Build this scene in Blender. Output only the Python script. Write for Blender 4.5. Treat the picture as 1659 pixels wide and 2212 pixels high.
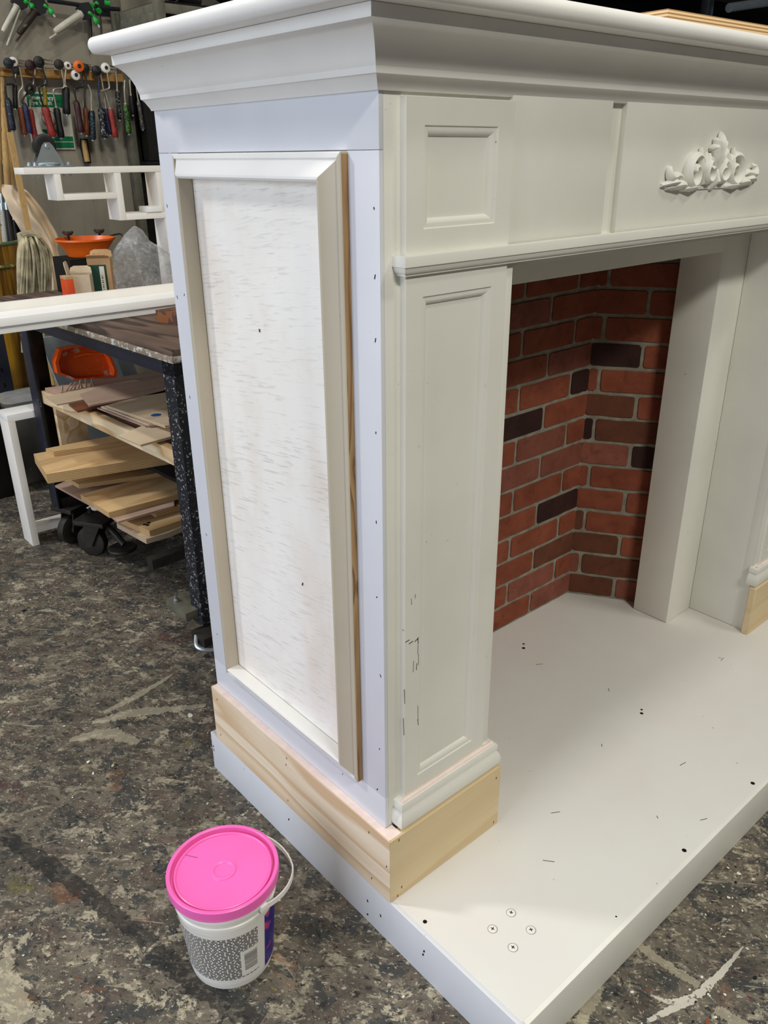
import bpy, bmesh, math, random
from mathutils import Vector, Matrix, noise as mnoise
random.seed(7)
R = math.radians
for o in list(bpy.data.objects): bpy.data.objects.remove(o, do_unlink=True)
scene = bpy.context.scene
COL = scene.collection

# ------------------------------------------------------------------ camera
FPX = 1744.2
CAM = Vector((-0.6218, -0.7188, 1.1801))
YAW, PITCH, ROLL = 0.7155, -0.4163, -0.0089
_f = Vector((math.sin(YAW)*math.cos(PITCH), math.cos(YAW)*math.cos(PITCH), math.sin(PITCH)))
_r = Vector((math.cos(YAW), -math.sin(YAW), 0))
_u = _r.cross(_f)
CR = _r*math.cos(ROLL) + _u*math.sin(ROLL)
CU = -_r*math.sin(ROLL) + _u*math.cos(ROLL)
CF = _f
cd = bpy.data.cameras.new('camera'); cam = bpy.data.objects.new('camera', cd); COL.objects.link(cam)
cd.sensor_fit = 'VERTICAL'; cd.sensor_height = 24.0; cd.lens = FPX/2212*24.0
cd.clip_start = 0.02; cd.clip_end = 60
M = Matrix((CR, CU, -CF)).transposed().to_4x4(); M.translation = CAM
cam.matrix_world = M
scene.camera = cam

def P(px, py, ax, v):
    """world point where the sight line through a photo pixel meets the plane ax = v"""
    d = CF + CR*((px-829.5)/FPX) - CU*((py-1106)/FPX)
    i = 'xyz'.index(ax)
    return CAM + d*((v-CAM[i])/d[i])

# ------------------------------------------------------------------ light
scene.view_settings.view_transform = 'Standard'
scene.view_settings.look = 'None'
scene.view_settings.gamma = 1.0
scene.view_settings.use_curve_mapping = False
scene.view_settings.exposure = 0.0
w = bpy.data.worlds.new('workshop_air'); scene.world = w; w.use_nodes = True
bg = w.node_tree.nodes['Background']; bg.inputs[0].default_value = (0.92, 0.95, 1.0, 1); bg.inputs[1].default_value = 0.075

def area(name, loc, target, sx, sy, power, col):
    l = bpy.data.lights.new(name, 'AREA'); l.shape = 'RECTANGLE'; l.size = sx; l.size_y = sy
    l.energy = power; l.color = col
    o = bpy.data.objects.new(name, l); COL.objects.link(o); o.location = loc
    o.rotation_euler = (Vector(target)-Vector(loc)).to_track_quat('-Z', 'Y').to_euler()
    return o
area('ceiling_lamp_back', (-2.0, 2.55, 3.9), (0, 0.3, 0.8), 0.35, 0.7, 72, (1.0, 0.98, 0.97))
area('ceiling_lamp_over', (0.02, -0.24, 4.0), (0.1, -0.2, 0), 0.30, 0.18, 34, (1.0, 0.97, 0.90))
area('ceiling_lamp_right', (1.75, -1.75, 4.0), (0.5, 0, 0.6), 0.7, 0.3, 30, (1.0, 0.975, 0.88))
area('ceiling_lamp_front', (-0.7, -3.6, 4.05), (0.4, 0, 0.8), 1.2, 0.4, 120, (1.0, 0.975, 0.88))
area('roller_door_daylight', (-4.2, 0.6, 1.45), (0, 0.4, 1.0), 3.4, 2.8, 122, (0.79, 0.865, 1.0))

# ------------------------------------------------------------------ materials
def srgb(r, g, b):
    f = lambda c: (c/255/12.92) if c/255 <= .04045 else ((c/255+.055)/1.055)**2.4
    return (f(r), f(g), f(b), 1)
class NT:
    def __init__(s, name, rough=.5, spec=.4, metal=0.0):
        s.m = bpy.data.materials.new(name); s.m.use_nodes = True; s.t = s.m.node_tree
        s.b = s.t.nodes['Principled BSDF']
        s.b.inputs['Roughness'].default_value = rough
        s.b.inputs['Specular IOR Level'].default_value = spec
        s.b.inputs['Metallic'].default_value = metal
    def n(s, typ, **kw):
        nd = s.t.nodes.new(typ)
        for k, v in kw.items():
            if k.startswith('_'): setattr(nd, k[1:], v)
        for k, v in kw.items():
            if k.startswith('_'): continue
            key = int(k[1:]) if (k[0] == 'i' and k[1:].isdigit()) else k.replace('__', ' ')
            if hasattr(v, 'is_output'): s.t.links.new(v, nd.inputs[key])
            else: nd.inputs[key].default_value = v
        return nd
    def link(s, a, b): s.t.links.new(a, b)
    def coord(s, scale=(1, 1, 1), rot=(0, 0, 0), loc=(0, 0, 0), rnd=False, kind='Object'):
        tc = s.n('ShaderNodeTexCoord'); src = tc.outputs[kind]
        if rnd:
            oi = s.n('ShaderNodeObjectInfo')
            mu = s.n('ShaderNodeMath', _operation='MULTIPLY', i0=oi.outputs['Random'], i1=37.0)
            va = s.n('ShaderNodeVectorMath', _operation='ADD', i0=src, i1=mu.outputs[0]); src = va.outputs[0]
        if any(rot): src = s.n('ShaderNodeMapping', Vector=src, Rotation=rot).outputs[0]
        mp = s.n('ShaderNodeMapping', Vector=src, Scale=scale, Location=loc)
        return mp.outputs[0]
    def noise(s, vec, scale, detail=4, rough=.55, dist=0.0):
        return s.n('ShaderNodeTexNoise', Vector=vec, Scale=scale, Detail=detail, Roughness=rough, Distortion=dist).outputs[0]
    def ramp(s, fac, stops, interp='LINEAR'):
        nd = s.n('ShaderNodeValToRGB', Fac=fac); cr = nd.color_ramp; cr.interpolation = interp
        while len(cr.elements) < len(stops): cr.elements.new(0.5)
        for e, (p, c) in zip(cr.elements, stops):
            e.position = p; e.color = c if hasattr(c, '__len__') else (c, c, c, 1)
        return nd.outputs[0]
    def mix(s, fac, a, b, mode='MIX'):
        nd = s.n('ShaderNodeMix', _data_type='RGBA', _blend_type=mode)
        for k, v in ((0, fac), (6, a), (7, b)):
            if hasattr(v, 'is_output'): s.link(v, nd.inputs[k])
            else: nd.inputs[k].default_value = v
        return nd.outputs[2]
    def math(s, op, a, b=0.0, clamp=False):
        nd = s.n('ShaderNodeMath', _operation=op, i0=a, i1=b); nd.use_clamp = clamp
        return nd.outputs[0]
    def color(s, c):
        if hasattr(c, 'is_output'): s.link(c, s.b.inputs['Base Color'])
        else: s.b.inputs['Base Color'].default_value = c
        return s
    def bump(s, h, strength=.2, dist=.001):
        b = s.n('ShaderNodeBump', Height=h, Strength=strength, Distance=dist)
        s.link(b.outputs[0], s.b.inputs['Normal']); return s

def plain(name, c, rough=.5, spec=.4, metal=0.0, var=.12, scale=25.0, bump=0.0):
    t = NT(name, rough, spec, metal)
    v = t.coord(rnd=True)
    f = t.noise(v, scale, 4)
    lo = tuple(x*(1-var) for x in c[:3])+(1,); hi = tuple(min(1, x*(1+var)) for x in c[:3])+(1,)
    t.color(t.ramp(f, [(.3, lo), (.7, hi)]))
    if bump: t.bump(f, bump, .002)
    return t.m

def paint_white(name, base, scuff=.5, rough=.42, warm=None):
    """brushed-on white paint with faint blotches, pencil-grey scuffs and a brushed relief"""
    t = NT(name, rough, .4)
    v = t.coord()
    blot = t.noise(v, 7.0, 3)
    warm = warm or tuple(x*.93 for x in base[:3])+(1,)
    c = t.ramp(blot, [(.35, base), (.72, warm)])
    sc = t.noise(t.coord(scale=(1, 1, 1)), 95, 3, .6)
    gate = t.noise(v, 9, 2)
    m = t.math('MULTIPLY', t.ramp(sc, [(.70, 0.0), (.76, 1.0)]), t.ramp(gate, [(.52, 0.0), (.62, 1.0)]))
    m = t.math('MULTIPLY', m, scuff)
    c = t.mix(m, c, (.22, .22, .20, 1))
    t.color(c)
    t.bump(t.noise(t.coord(scale=(1, 1, 1)), 160, 3), .08, .001)
    return t.m

def timber(name, light, dark, along='x', rough=.6, ringscale=9.0, rnd=True, contrast=1.0):
    """grain stretched along one axis with wandering growth rings"""
    t = NT(name, rough, .3)
    sc = {'x': (.12, 1, 1), 'y': (1, .12, 1), 'z': (1, 1, .12)}[along]
    v = t.coord(scale=sc, rnd=rnd)
    wv = t.n('ShaderNodeTexNoise', Vector=v, Scale=ringscale, Detail=2.0, Roughness=.45, Distortion=.35).outputs[0]
    rings = t.math('FRACT', t.math('MULTIPLY', wv, 7.0))
    rings = t.ramp(rings, [(0, 0.0), (.55, .35*contrast), (.88, 1.0*contrast), (1.0, 0.0)])
    fine = t.noise(t.coord(scale=tuple(x*(1 if x < 1 else 8) for x in sc), rnd=rnd), 30, 3)
    c = t.mix(rings, light, dark)
    c = t.mix(t.math('MULTIPLY', t.ramp(fine, [(.45, 0.0), (.75, 1.0)]), .35), c, dark)
    kn = t.noise(t.coord(rnd=rnd), 5, 2)
    c = t.mix(t.math('MULTIPLY', t.ramp(kn, [(.60, 0.0), (.72, 1.0)]), .25), c, dark)
    t.color(c); t.bump(fine, .12, .001)
    return t.m

def ply_board(name, face, dark, along='x'):
    """plywood: veneer on the faces, thin laminations on the edges"""
    t = NT(name, .65, .25)
    sc = {'x': (.10, 1, 1), 'y': (1, .10, 1)}[along]
    v = t.coord(scale=sc, rnd=True)
    wv = t.n('ShaderNodeTexNoise', Vector=v, Scale=7.0, Detail=3.0, Roughness=.5, Distortion=.5).outputs[0]
    rings = t.math('FRACT', t.math('MULTIPLY', wv, 5.0))
    c = t.mix(t.ramp(rings, [(0, 0.0), (.6, .15), (.9, .6), (1, 0.0)]), face, dark)
    fn = t.noise(v, 60, 3)
    c = t.mix(t.math('MULTIPLY', t.ramp(fn, [(.5, 0.0), (.75, 1.0)]), .3), c, dark)
    geo = t.n('ShaderNodeNewGeometry'); sep = t.n('ShaderNodeSeparateXYZ', Vector=geo.outputs['Normal'])
    up = t.ramp(t.math('ABSOLUTE', sep.outputs[2]), [(.5, 0.0), (.6, 1.0)])
    ps = t.n('ShaderNodeSeparateXYZ', Vector=t.coord())
    lam = t.math('FRACT', t.math('MULTIPLY', ps.outputs[2], 210.0))
    e = t.mix(t.ramp(lam, [(.40, 0.0), (.48, 1.0), (.85, 1.0), (.93, 0.0)]), tuple(x*.98 for x in face[:3])+(1,), tuple(x*.55 for x in dark[:3])+(1,))
    e = t.mix(t.math('MULTIPLY', t.noise(t.coord(rnd=True), 120, 2), .35), e, dark)
    t.color(t.mix(up, e, c)); t.bump(fn, .1, .001)
    return t.m

MAT = {}
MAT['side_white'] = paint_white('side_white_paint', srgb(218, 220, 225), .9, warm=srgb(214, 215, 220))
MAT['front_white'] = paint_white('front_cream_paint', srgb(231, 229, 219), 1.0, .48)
MAT['shelf_white'] = paint_white('mantel_shelf_paint', srgb(238, 236, 231), .5)
MAT['crown_white'] = paint_white('crown_paint', srgb(234, 232, 226), .6)
MAT['hearth_white'] = paint_white('hearth_paint', srgb(220, 219, 212), 1.0, .5, warm=srgb(219, 214, 208))
MAT['bench_white'] = paint_white('bench_white_paint', srgb(243, 243, 240), .5)
MAT['frame_white'] = paint_white('timber_frame_white', srgb(238, 234, 226), .4)
MAT['applique'] = plain('plaster_white', srgb(232, 230, 221), .55, .3, var=.03)
MAT['pink_filler'] = plain('pink_wood_filler', srgb(242, 222, 212), .8, .2, var=.06, scale=60)
MAT['pine'] = timber('raw_pine', srgb(240, 223, 198), srgb(214, 182, 144), 'y', ringscale=7.0)
MAT['pine_x'] = timber('raw_pine_front', srgb(224, 204, 164), srgb(206, 178, 134), 'x', ringscale=4.0, contrast=.55)
MAT['pine_dark'] = timber('aged_pine_rail', srgb(196, 150, 84), srgb(120, 80, 36), 'x')
MAT['pine_pale'] = timber('pale_pine', srgb(232, 214, 180), srgb(196, 160, 112), 'y')
MAT['ply'] = ply_board('plywood_golden', srgb(222, 190, 140), srgb(184, 142, 90), 'x')
MAT['ply_pale'] = ply_board('plywood_pale', srgb(222, 202, 172), srgb(190, 160, 124), 'x')
MAT['ply_pink'] = ply_board('plywood_pinkish', srgb(198, 170, 150), srgb(164, 132, 112), 'x')
MAT['ply_edge'] = ply_board('plywood_fresh_cut', srgb(232, 204, 160), srgb(196, 150, 98), 'x')
MAT['black_metal'] = plain('black_metal', srgb(30, 31, 36), .45, .5, .3, var=.3)
MAT['dark_metal'] = plain('dark_greasy_metal', srgb(52, 48, 44), .55, .5, .5, var=.35, scale=40)
MAT['steel'] = plain('zinc_steel', srgb(176, 186, 190), .32, .5, .85, var=.08)
MAT['wire'] = plain('bare_wire', srgb(168, 160, 146), .4, .5, .6, var=.2)
MAT['black_plastic'] = plain('black_plastic', srgb(26, 25, 26), .45, .4, var=.3)
MAT['grey_rack'] = plain('grey_green_rack_steel', srgb(104, 102, 88), .5, .4, .2, var=.25)
MAT['dark_void'] = plain('dark_board_and_gap', srgb(24, 22, 20), .8, .2, var=.3)  # near-black for dark boards, also used to paint unlit gaps
MAT['brown_wood'] = timber('stained_bench_top', srgb(112, 92, 78), srgb(62, 50, 44), 'y', rough=.7)
MAT['orange'] = plain('orange_plastic', srgb(232, 104, 26), .35, .45, var=.10)
MAT['card'] = plain('brown_cardboard', srgb(176, 142, 104), .8, .2, var=.08, scale=50)
MAT['card_pale'] = plain('pale_cardboard', srgb(190, 172, 148), .8, .2, var=.08, scale=50)
MAT['canvas'] = plain('drop_cloth_canvas', srgb(218, 196, 166), .9, .1, var=.08, scale=8)
MAT['bamboo'] = timber('bamboo', srgb(188, 154, 100), srgb(150, 116, 70), 'z', ringscale=60, contrast=.5)
MAT['bucket_white'] = plain('white_tub_plastic', srgb(232, 229, 222), .35, .45, var=.02)
MAT['grey_plastic'] = plain('grey_plastic', srgb(150, 152, 152), .5, .4, var=.15)
MAT['hole'] = plain('screw_hole_dark', srgb(26, 22, 18), .9, .1)
MAT['green_sign'] = plain('sign_green', srgb(0, 112, 66), .45, .4, var=.06)
MAT['sign_white'] = plain('sign_white', srgb(206, 202, 190), .5, .4, var=.10, scale=30)
MAT['green_plastic'] = plain('green_plastic', srgb(28, 160, 56), .4, .4, var=.15)

def speckled(name, c, spot, amount=.60, rough=.5, scale=60.0, metal=0.0):
    """colour with splashes of another paint"""
    t = NT(name, rough, .4, metal)
    v = t.coord(rnd=True)
    a = t.ramp(t.noise(v, scale, 4, .7), [(amount, 0.0), (amount+.03, 1.0)])
    b = t.ramp(t.noise(v, scale*.25, 3), [(.35, tuple(x*.75 for x in c[:3])+(1,)), (.7, c)])
    t.color(t.mix(a, b, spot)); return t.m
MAT['leg_splashed'] = speckled('navy_steel_with_white_splashes', srgb(30, 33, 42), srgb(190, 190, 190), .60, .45, 150)
MAT['leg_navy'] = speckled('navy_steel', srgb(36, 38, 50), srgb(170, 172, 180), .68, .45, 70)
MAT['leg_black'] = speckled('black_steel', srgb(18, 18, 20), srgb(150, 150, 150), .74, .45, 70)
MAT['orange_splashed'] = speckled('orange_plastic_with_dust', srgb(238, 92, 22), srgb(205, 170, 150), .60, .45, 22)
MAT['blue_splash_wood'] = speckled('bench_edge_layers', srgb(150, 134, 112), srgb(196, 196, 192), .55, .6, 45)
MAT['drum'] = None

# ------------------------------------------------------------------ mesh helpers
ROOTM = {}
def finish(name, bm, mat, parent=None, smooth=True, local=False, angle=38):
    bmesh.ops.remove_doubles(bm, verts=bm.verts, dist=1e-6)
    bmesh.ops.recalc_face_normals(bm, faces=bm.faces)
    root = parent
    while root is not None and root.parent is not None: root = root.parent
    if root is not None and not local and root.name in ROOTM:
        bm.transform(ROOTM[root.name].inverted())
    if smooth:
        ca = math.cos(R(angle))
        for f in bm.faces: f.smooth = True
        for e in bm.edges:
            if len(e.link_faces) == 2:
                e.smooth = e.link_faces[0].normal.dot(e.link_faces[1].normal) > ca
            else: e.smooth = False
    me = bpy.data.meshes.new(name); bm.to_mesh(me); bm.free()
    mats = mat if isinstance(mat, (list, tuple)) else [mat]
    for m in mats: me.materials.append(MAT[m] if isinstance(m, str) else m)
    ob = bpy.data.objects.new(name, me); COL.objects.link(ob)
    if parent is not None: ob.parent = parent
    return ob
def tag(o, label, cat, group=None, kind=None):
    if label: o['label'] = label
    if cat: o['category'] = cat
    if group: o['group'] = group
    if kind: o['kind'] = kind
    return o
def thing(name, label, cat, loc=(0, 0, 0), rotz=0.0, group=None, kind=None):
    o = bpy.data.objects.new(name, None); COL.objects.link(o); o.empty_display_size = .05
    o.location = loc; o.rotation_euler = (0, 0, rotz)
    ROOTM[o.name] = Matrix.Translation(Vector(loc)) @ Matrix.Rotation(rotz, 4, 'Z')
    return tag(o, label, cat, group, kind)
def solo(o, base, label, cat, group=None):
    """a one-mesh thing: move its origin to its base"""
    b = Vector(base); o.data.transform(Matrix.Translation(-b)); o.location = b
    return tag(o, label, cat, group)

def bm_box(bm, x0, x1, y0, y1, z0, z1, bev=0.0):
    vs = [bm.verts.new(c) for c in ((x0,y0,z0),(x1,y0,z0),(x1,y1,z0),(x0,y1,z0),(x0,y0,z1),(x1,y0,z1),(x1,y1,z1),(x0,y1,z1))]
    fs = [bm.faces.new([vs[i] for i in f]) for f in ((0,3,2,1),(4,5,6,7),(0,1,5,4),(1,2,6,5),(2,3,7,6),(3,0,4,7))]
    if bev:
        es = list({e for f in fs for e in f.edges})
        bmesh.ops.bevel(bm, geom=es, offset=bev, segments=2, profile=.6, affect='EDGES')
def box(name, x0, x1, y0, y1, z0, z1, mat, parent=None, bev=.0012, local=False):
    bm = bmesh.new(); bm_box(bm, x0, x1, y0, y1, z0, z1, bev)
    return finish(name, bm, mat, parent, local=local)
def bm_prism(bm, bottom, top):
    a = [bm.verts.new(p) for p in bottom]; b = [bm.verts.new(p) for p in top]; n = len(a)
    bm.faces.new(a[::-1]); bm.faces.new(b)
    for i in range(n): bm.faces.new((a[i], a[(i+1) % n], b[(i+1) % n], b[i]))
def slab_poly(name, pts, thick, mat, parent=None, down=Vector((0, 0, -1)), bev=0.0, local=False):
    """a board: polygon pts (its upper face) given real thickness"""
    bm = bmesh.new(); top = [Vector(p) for p in pts]
    bm_prism(bm, [p+down*thick for p in top], top)
    if bev: bmesh.ops.bevel(bm, geom=list(bm.edges), offset=bev, segments=1, affect='EDGES')
    return finish(name, bm, mat, parent, local=local)
def bm_loft(bm, rings, cap=True, close=True):
    vs = [[bm.verts.new(p) for p in r] for r in rings]
    n = len(rings[0])
    for a, b in zip(vs, vs[1:]):
        for i in range(n if close else n-1):
            j = (i+1) % n
            bm.faces.new((a[i], a[j], b[j], b[i]))
    if cap and close:
        bm.faces.new(vs[0][::-1]); bm.faces.new(vs[-1])
def bm_tube(bm, pts, rad, seg=8, cap=True):
    pts = [Vector(p) for p in pts]; n = len(pts)
    rr = rad if isinstance(rad, (list, tuple)) else [rad]*n
    t0 = (pts[1]-pts[0]).normalized()
    ref = Vector((0, 0, 1)) if abs(t0.z) < .9 else Vector((1, 0, 0))
    u = t0.cross(ref).normalized(); rings = []
    for i, p in enumerate(pts):
        t = (pts[min(i+1, n-1)]-pts[max(i-1, 0)])
        t = t.normalized() if t.length > 1e-9 else t0
        u = (u - t*u.dot(t)); u = u.normalized() if u.length > 1e-6 else t.orthogonal().normalized()
        v = t.cross(u)
        rings.append([p + (u*math.cos(2*math.pi*k/seg) + v*math.sin(2*math.pi*k/seg))*rr[i] for k in range(seg)])
    bm_loft(bm, rings, cap)
def tube(name, pts, rad, mat, parent=None, seg=8, local=False):
    bm = bmesh.new(); bm_tube(bm, pts, rad, seg)
    return finish(name, bm, mat, parent, local=local)
def bm_lathe(bm, prof, c=(0, 0, 0), axis='z', seg=32):
    c = Vector(c); rings = []
    for r, h in prof:
        ring = []
        for k in range(seg):
            a = 2*math.pi*k/seg; x, y = max(r, 1e-5)*math.cos(a), max(r, 1e-5)*math.sin(a)
            ring.append(c + {'z': Vector((x, y, h)), 'y': Vector((x, h, y)), 'x': Vector((h, x, y))}[axis])
        rings.append(ring)
    bm_loft(bm, rings, False)
    if prof[0][0] < 1e-4: bm.faces.new([bm.verts.new(p) for p in rings[0]])
    if prof[-1][0] < 1e-4: bm.faces.new([bm.verts.new(p) for p in rings[-1]])
def lathe(name, prof, c, mat, parent=None, axis='z', seg=32, local=False):
    bm = bmesh.new(); bm_lathe(bm, prof, c, axis, seg)
    return finish(name, bm, mat, parent, local=local)
def smoothpath(pts, n=6):
    """Catmull-Rom through the points"""
    pts = [Vector(p) for p in pts]; out = []
    for i in range(len(pts)-1):
        p0 = pts[max(i-1, 0)]; p1 = pts[i]; p2 = pts[i+1]; p3 = pts[min(i+2, len(pts)-1)]
        for k in range(n):
            t = k/n
            out.append(.5*((2*p1)+(p2-p0)*t+(2*p0-5*p1+4*p2-p3)*t*t+(3*p1-p0-3*p2+p3)*t**3))
    out.append(pts[-1]); return out

def path_offset(path, o):
    """offset an open XY polyline to its left... mitred"""
    path = [Vector((p[0], p[1])) for p in path]; out = []
    nrm = []
    for a, b in zip(path, path[1:]):
        d = (b-a).normalized(); nrm.append(Vector((d.y, -d.x)))
    for i, p in enumerate(path):
        if i == 0: out.append(p+nrm[0]*o)
        elif i == len(path)-1: out.append(p+nrm[-1]*o)
        else:
            n = nrm[i-1]+nrm[i]; n = n/(1+nrm[i-1].dot(nrm[i])); out.append(p+n*o)
    return out
def run_moulding(name, path, prof, mat, parent):
    """mouldings mitred round a plan path; prof = (offset outwards, height) closed"""
    bm = bmesh.new()
    offs = [path_offset(path, o) for o, z in prof]
    rings = [[Vector((offs[k][i].x, offs[k][i].y, prof[k][1])) for k in range(len(prof))] for i in range(len(path))]
    bm_loft(bm, rings, True)
    return finish(name, bm, mat, parent, angle=30)
def rect_frame(names, u0, u1, v0, v1, prof, mp, mats, parent):
    """four mitred lengths round a rectangle; prof = (inset from outer edge, height above plane)"""
    cs = [(u0, v0), (u1, v0), (u1, v1), (u0, v1)]
    ins = [(1, 1), (-1, 1), (-1, -1), (1, -1)]
    res = []
    for i in range(4):
        j = (i+1) % 4; bm = bmesh.new()
        rings = []
        for k in (i, j):
            rings.append([mp(cs[k][0]+ins[k][0]*w_, cs[k][1]+ins[k][1]*w_, h) for w_, h in prof])
        bm_loft(bm, rings, True)
        res.append(finish(names[i], bm, mats[i], parent, angle=30))
    return res

# ------------------------------------------------------------------ setting: floor and back wall
def floor_material(name='paint_spattered_concrete', tint=None, amount=0.0):
    t = NT(name, .62, .3)
    v = t.coord()
    w1 = t.n('ShaderNodeVectorMath', _operation='MULTIPLY_ADD', i0=t.n('ShaderNodeTexNoise', Vector=v, Scale=14.0, Detail=2.0).outputs[1], i1=(.03, .03, 0), i2=t.coord(scale=(1, .62, 1), rot=(0, 0, R(-35)))).outputs[0]
    def off(k): return t.n('ShaderNodeVectorMath', _operation='ADD', i0=w1, i1=(3.7*k, 1.9*k, 0)).outputs[0]
    big = t.noise(v, 2.4, 3, .6)
    fine = t.noise(off(1), 170, 3, .7)
    patch = t.noise(off(2), 22, 6, .74)
    c = t.ramp(patch, [(.36, srgb(66, 62, 57)), (.48, srgb(92, 85, 75)), (.60, srgb(118, 110, 96))])
    # sheets of trodden brown and slate paint
    c = t.mix(t.math('MULTIPLY', t.ramp(t.noise(off(3), 17, 6, .74), [(.55, 0.0), (.58, 1.0)]), .75), c, srgb(90, 76, 68))
    c = t.mix(t.math('MULTIPLY', t.ramp(t.noise(off(4), 21, 6, .76), [(.53, 0.0), (.56, 1.0)]), .85), c, srgb(58, 60, 60))
    # hard edged crusts of cream paint
    cr = t.noise(off(5), 30, 7, .78)
    c = t.mix(t.math('MULTIPLY', t.ramp(cr, [(.545, 0.0), (.565, 1.0)]), t.ramp(big, [(.40, .45), (.58, .90)])), c, t.ramp(fine, [(.35, srgb(140, 131, 112)), (.6, srgb(184, 175, 152))]))
    # fine pits and crumbs
    c = t.mix(t.math('MULTIPLY', t.ramp(t.noise(off(6), 95, 4, .72), [(.57, 0.0), (.61, 1.0)]), .85), c, srgb(36, 34, 32))
    c = t.mix(t.math('MULTIPLY', t.ramp(fine, [(.60, 0.0), (.64, 1.0)]), .75), c, srgb(186, 178, 158))
    # coloured stains
    for k, (sc_, th, col) in enumerate(((8.0, .66, srgb(128, 84, 52)), (7.0, .68, srgb(118, 114, 54)), (6.0, .68, srgb(92, 52, 52)))):
        st_ = t.noise(off(7+k), sc_, 5, .7)
        c = t.mix(t.math('MULTIPLY', t.math('MULTIPLY', t.ramp(st_, [(th-.03, 0.0), (th, 1.0)]), t.ramp(fine, [(.40, .2), (.55, .8)])), .8), c, col)
    c = t.mix(t.math('MULTIPLY', t.ramp(big, [(.34, 1.0), (.50, 0.0)]), .38), c, srgb(48, 47, 47))
    # hair-line scratches
    sv = t.coord(scale=(1, .06, 1), rot=(0, 0, R(-42)))
    c = t.mix(t.math('MULTIPLY', t.ramp(t.noise(sv, 70, 3, .7), [(.66, 0.0), (.69, 1.0)]), .55), c, srgb(182, 174, 152))
    sv = t.coord(scale=(.07, 1, 1), rot=(0, 0, R(20)))
    c = t.mix(t.math('MULTIPLY', t.ramp(t.noise(sv, 60, 3, .7), [(.67, 0.0), (.70, 1.0)]), .4), c, srgb(170, 160, 138))
    if tint: c = t.mix(amount, c, tint)
    t.color(c)
    t.link(t.ramp(big, [(.3, .42), (.7, .75)]), t.b.inputs['Roughness'])
    t.bump(cr, .45, .004)
    return t.m
MAT['floor'] = floor_material()
fl = box('floor', -4.5, 8.0, -3.0, 3.2, -.12, 0.0, 'floor', bev=0)
tag(fl, 'paint spattered dark concrete workshop floor', 'floor', kind='structure')

def wall_material():
    t = NT('grimy_grey_wall', .75, .25)
    v = t.coord(); vs = t.coord(scale=(1, 1, .14))
    a = t.noise(v, 1.6, 4); b = t.noise(vs, 9, 4, .6)
    c = t.ramp(a, [(.3, srgb(126, 119, 104)), (.7, srgb(156, 149, 134))])
    c = t.mix(t.math('MULTIPLY', t.ramp(b, [(.5, 0.0), (.72, 1.0)]), .38), c, srgb(84, 77, 66))
    c = t.mix(t.math('MULTIPLY', t.ramp(t.noise(v, 60, 2), [(.72, 0.0), (.75, 1.0)]), .8), c, srgb(38, 35, 30))
    t.color(c); t.bump(t.noise(v, 90, 3), .1, .002); return t.m
MAT['wall'] = wall_material()
wb = box('wall_back', -4.5, 8.0, 3.0, 3.2, 0, 4.3, 'wall', bev=0)
tag(wb, 'grimy grey workshop wall behind the tools', 'wall', kind='structure')

# paint flecks and dribbles that lie on the floor
def floor_paint():
    cols = {'fleck_white': srgb(226, 222, 208), 'fleck_cream': srgb(188, 178, 146), 'fleck_black': srgb(22, 23, 25), 'fleck_rust': srgb(132, 72, 40),
            'fleck_olive': srgb(122, 116, 46), 'fleck_red': srgb(108, 34, 38), 'fleck_teal': srgb(84, 132, 112), 'fleck_slate': srgb(66, 74, 86)}
    keys = list(cols)
    for k in keys: MAT[k] = plain(k, cols[k], .5, .4, var=.1)
    wts = [.40, .24, .18, .06, .04, .03, .01, .04]
    bm = bmesh.new(); rnd = random.Random(3)
    for i in range(2600):
        x = rnd.uniform(-1.0, 1.6) if i % 3 else rnd.uniform(.0, 1.3)
        y = rnd.uniform(-.95, 2.6) if i % 3 else rnd.uniform(-.8, -.3)
        if -.03 < x < 1.43 and -.31 < y < .55: continue
        k = rnd.choices(range(8), wts)[0]
        r = min(.008, .0009*math.exp(rnd.gauss(.15, .55))) * (1.5 if k == 2 else 1)
        n = 7; el = rnd.uniform(1, 1.9); an = rnd.uniform(0, 3.14)
        top = []
        for q in range(n):
            a = 2*math.pi*q/n; rr = r*rnd.uniform(.75, 1.2)
            px, py = rr*el*math.cos(a), rr*math.sin(a)
            top.append((x+px*math.cos(an)-py*math.sin(an), y+px*math.sin(an)+py*math.cos(an), .0006))
        vs = [bm.verts.new(p) for p in top]; lo = [bm.verts.new((p[0], p[1], -.001)) for p in top]
        f = bm.faces.new(vs); f.material_index = k
        for q in range(n):
            g = bm.faces.new((lo[q], lo[(q+1) % n], vs[(q+1) % n], vs[q])); g.material_index = k
    o = finish('paint_flecks', bm, keys, fl, smooth=False)
    o['kind'] = 'stuff'
floor_paint()
def stroke(name, pxs, widths, mat, seed=1, h=None):
    h = .0004+.00009*seed
    rnd = random.Random(seed)
    pts = smoothpath([P(a, b, 'z', 0.0) for a, b in pxs], 26); n = len(pts); L = []; Rr = []
    for i, p in enumerate(pts):
        t = (pts[min(i+1, n-1)]-pts[max(i-1, 0)]).normalized(); nn = Vector((-t.y, t.x, 0))
        f = i/(n-1)*(len(widths)-1); k = min(int(f), len(widths)-2); wd = widths[k]+(widths[k+1]-widths[k])*(f-k)
        L.append(p+nn*wd*(.5+.22*mnoise.noise(p*60)+rnd.uniform(-.12, .12))); Rr.append(p-nn*wd*(.5+.22*mnoise.noise(p*60+Vector((9, 2, 4)))+rnd.uniform(-.12, .12)))
    bm = bmesh.new(); up = Vector((0, 0, h)); dn = Vector((0, 0, -.001))
    rings = [[L[i]+dn, L[i]+up, Rr[i]+up, Rr[i]+dn] for i in range(n)]
    bm_loft(bm, rings, True)
    return finish(name, bm, mat, fl, smooth=False)
MAT['stroke_dark'] = floor_material('dark_floor_stripe', srgb(30, 31, 32), .72)
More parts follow.
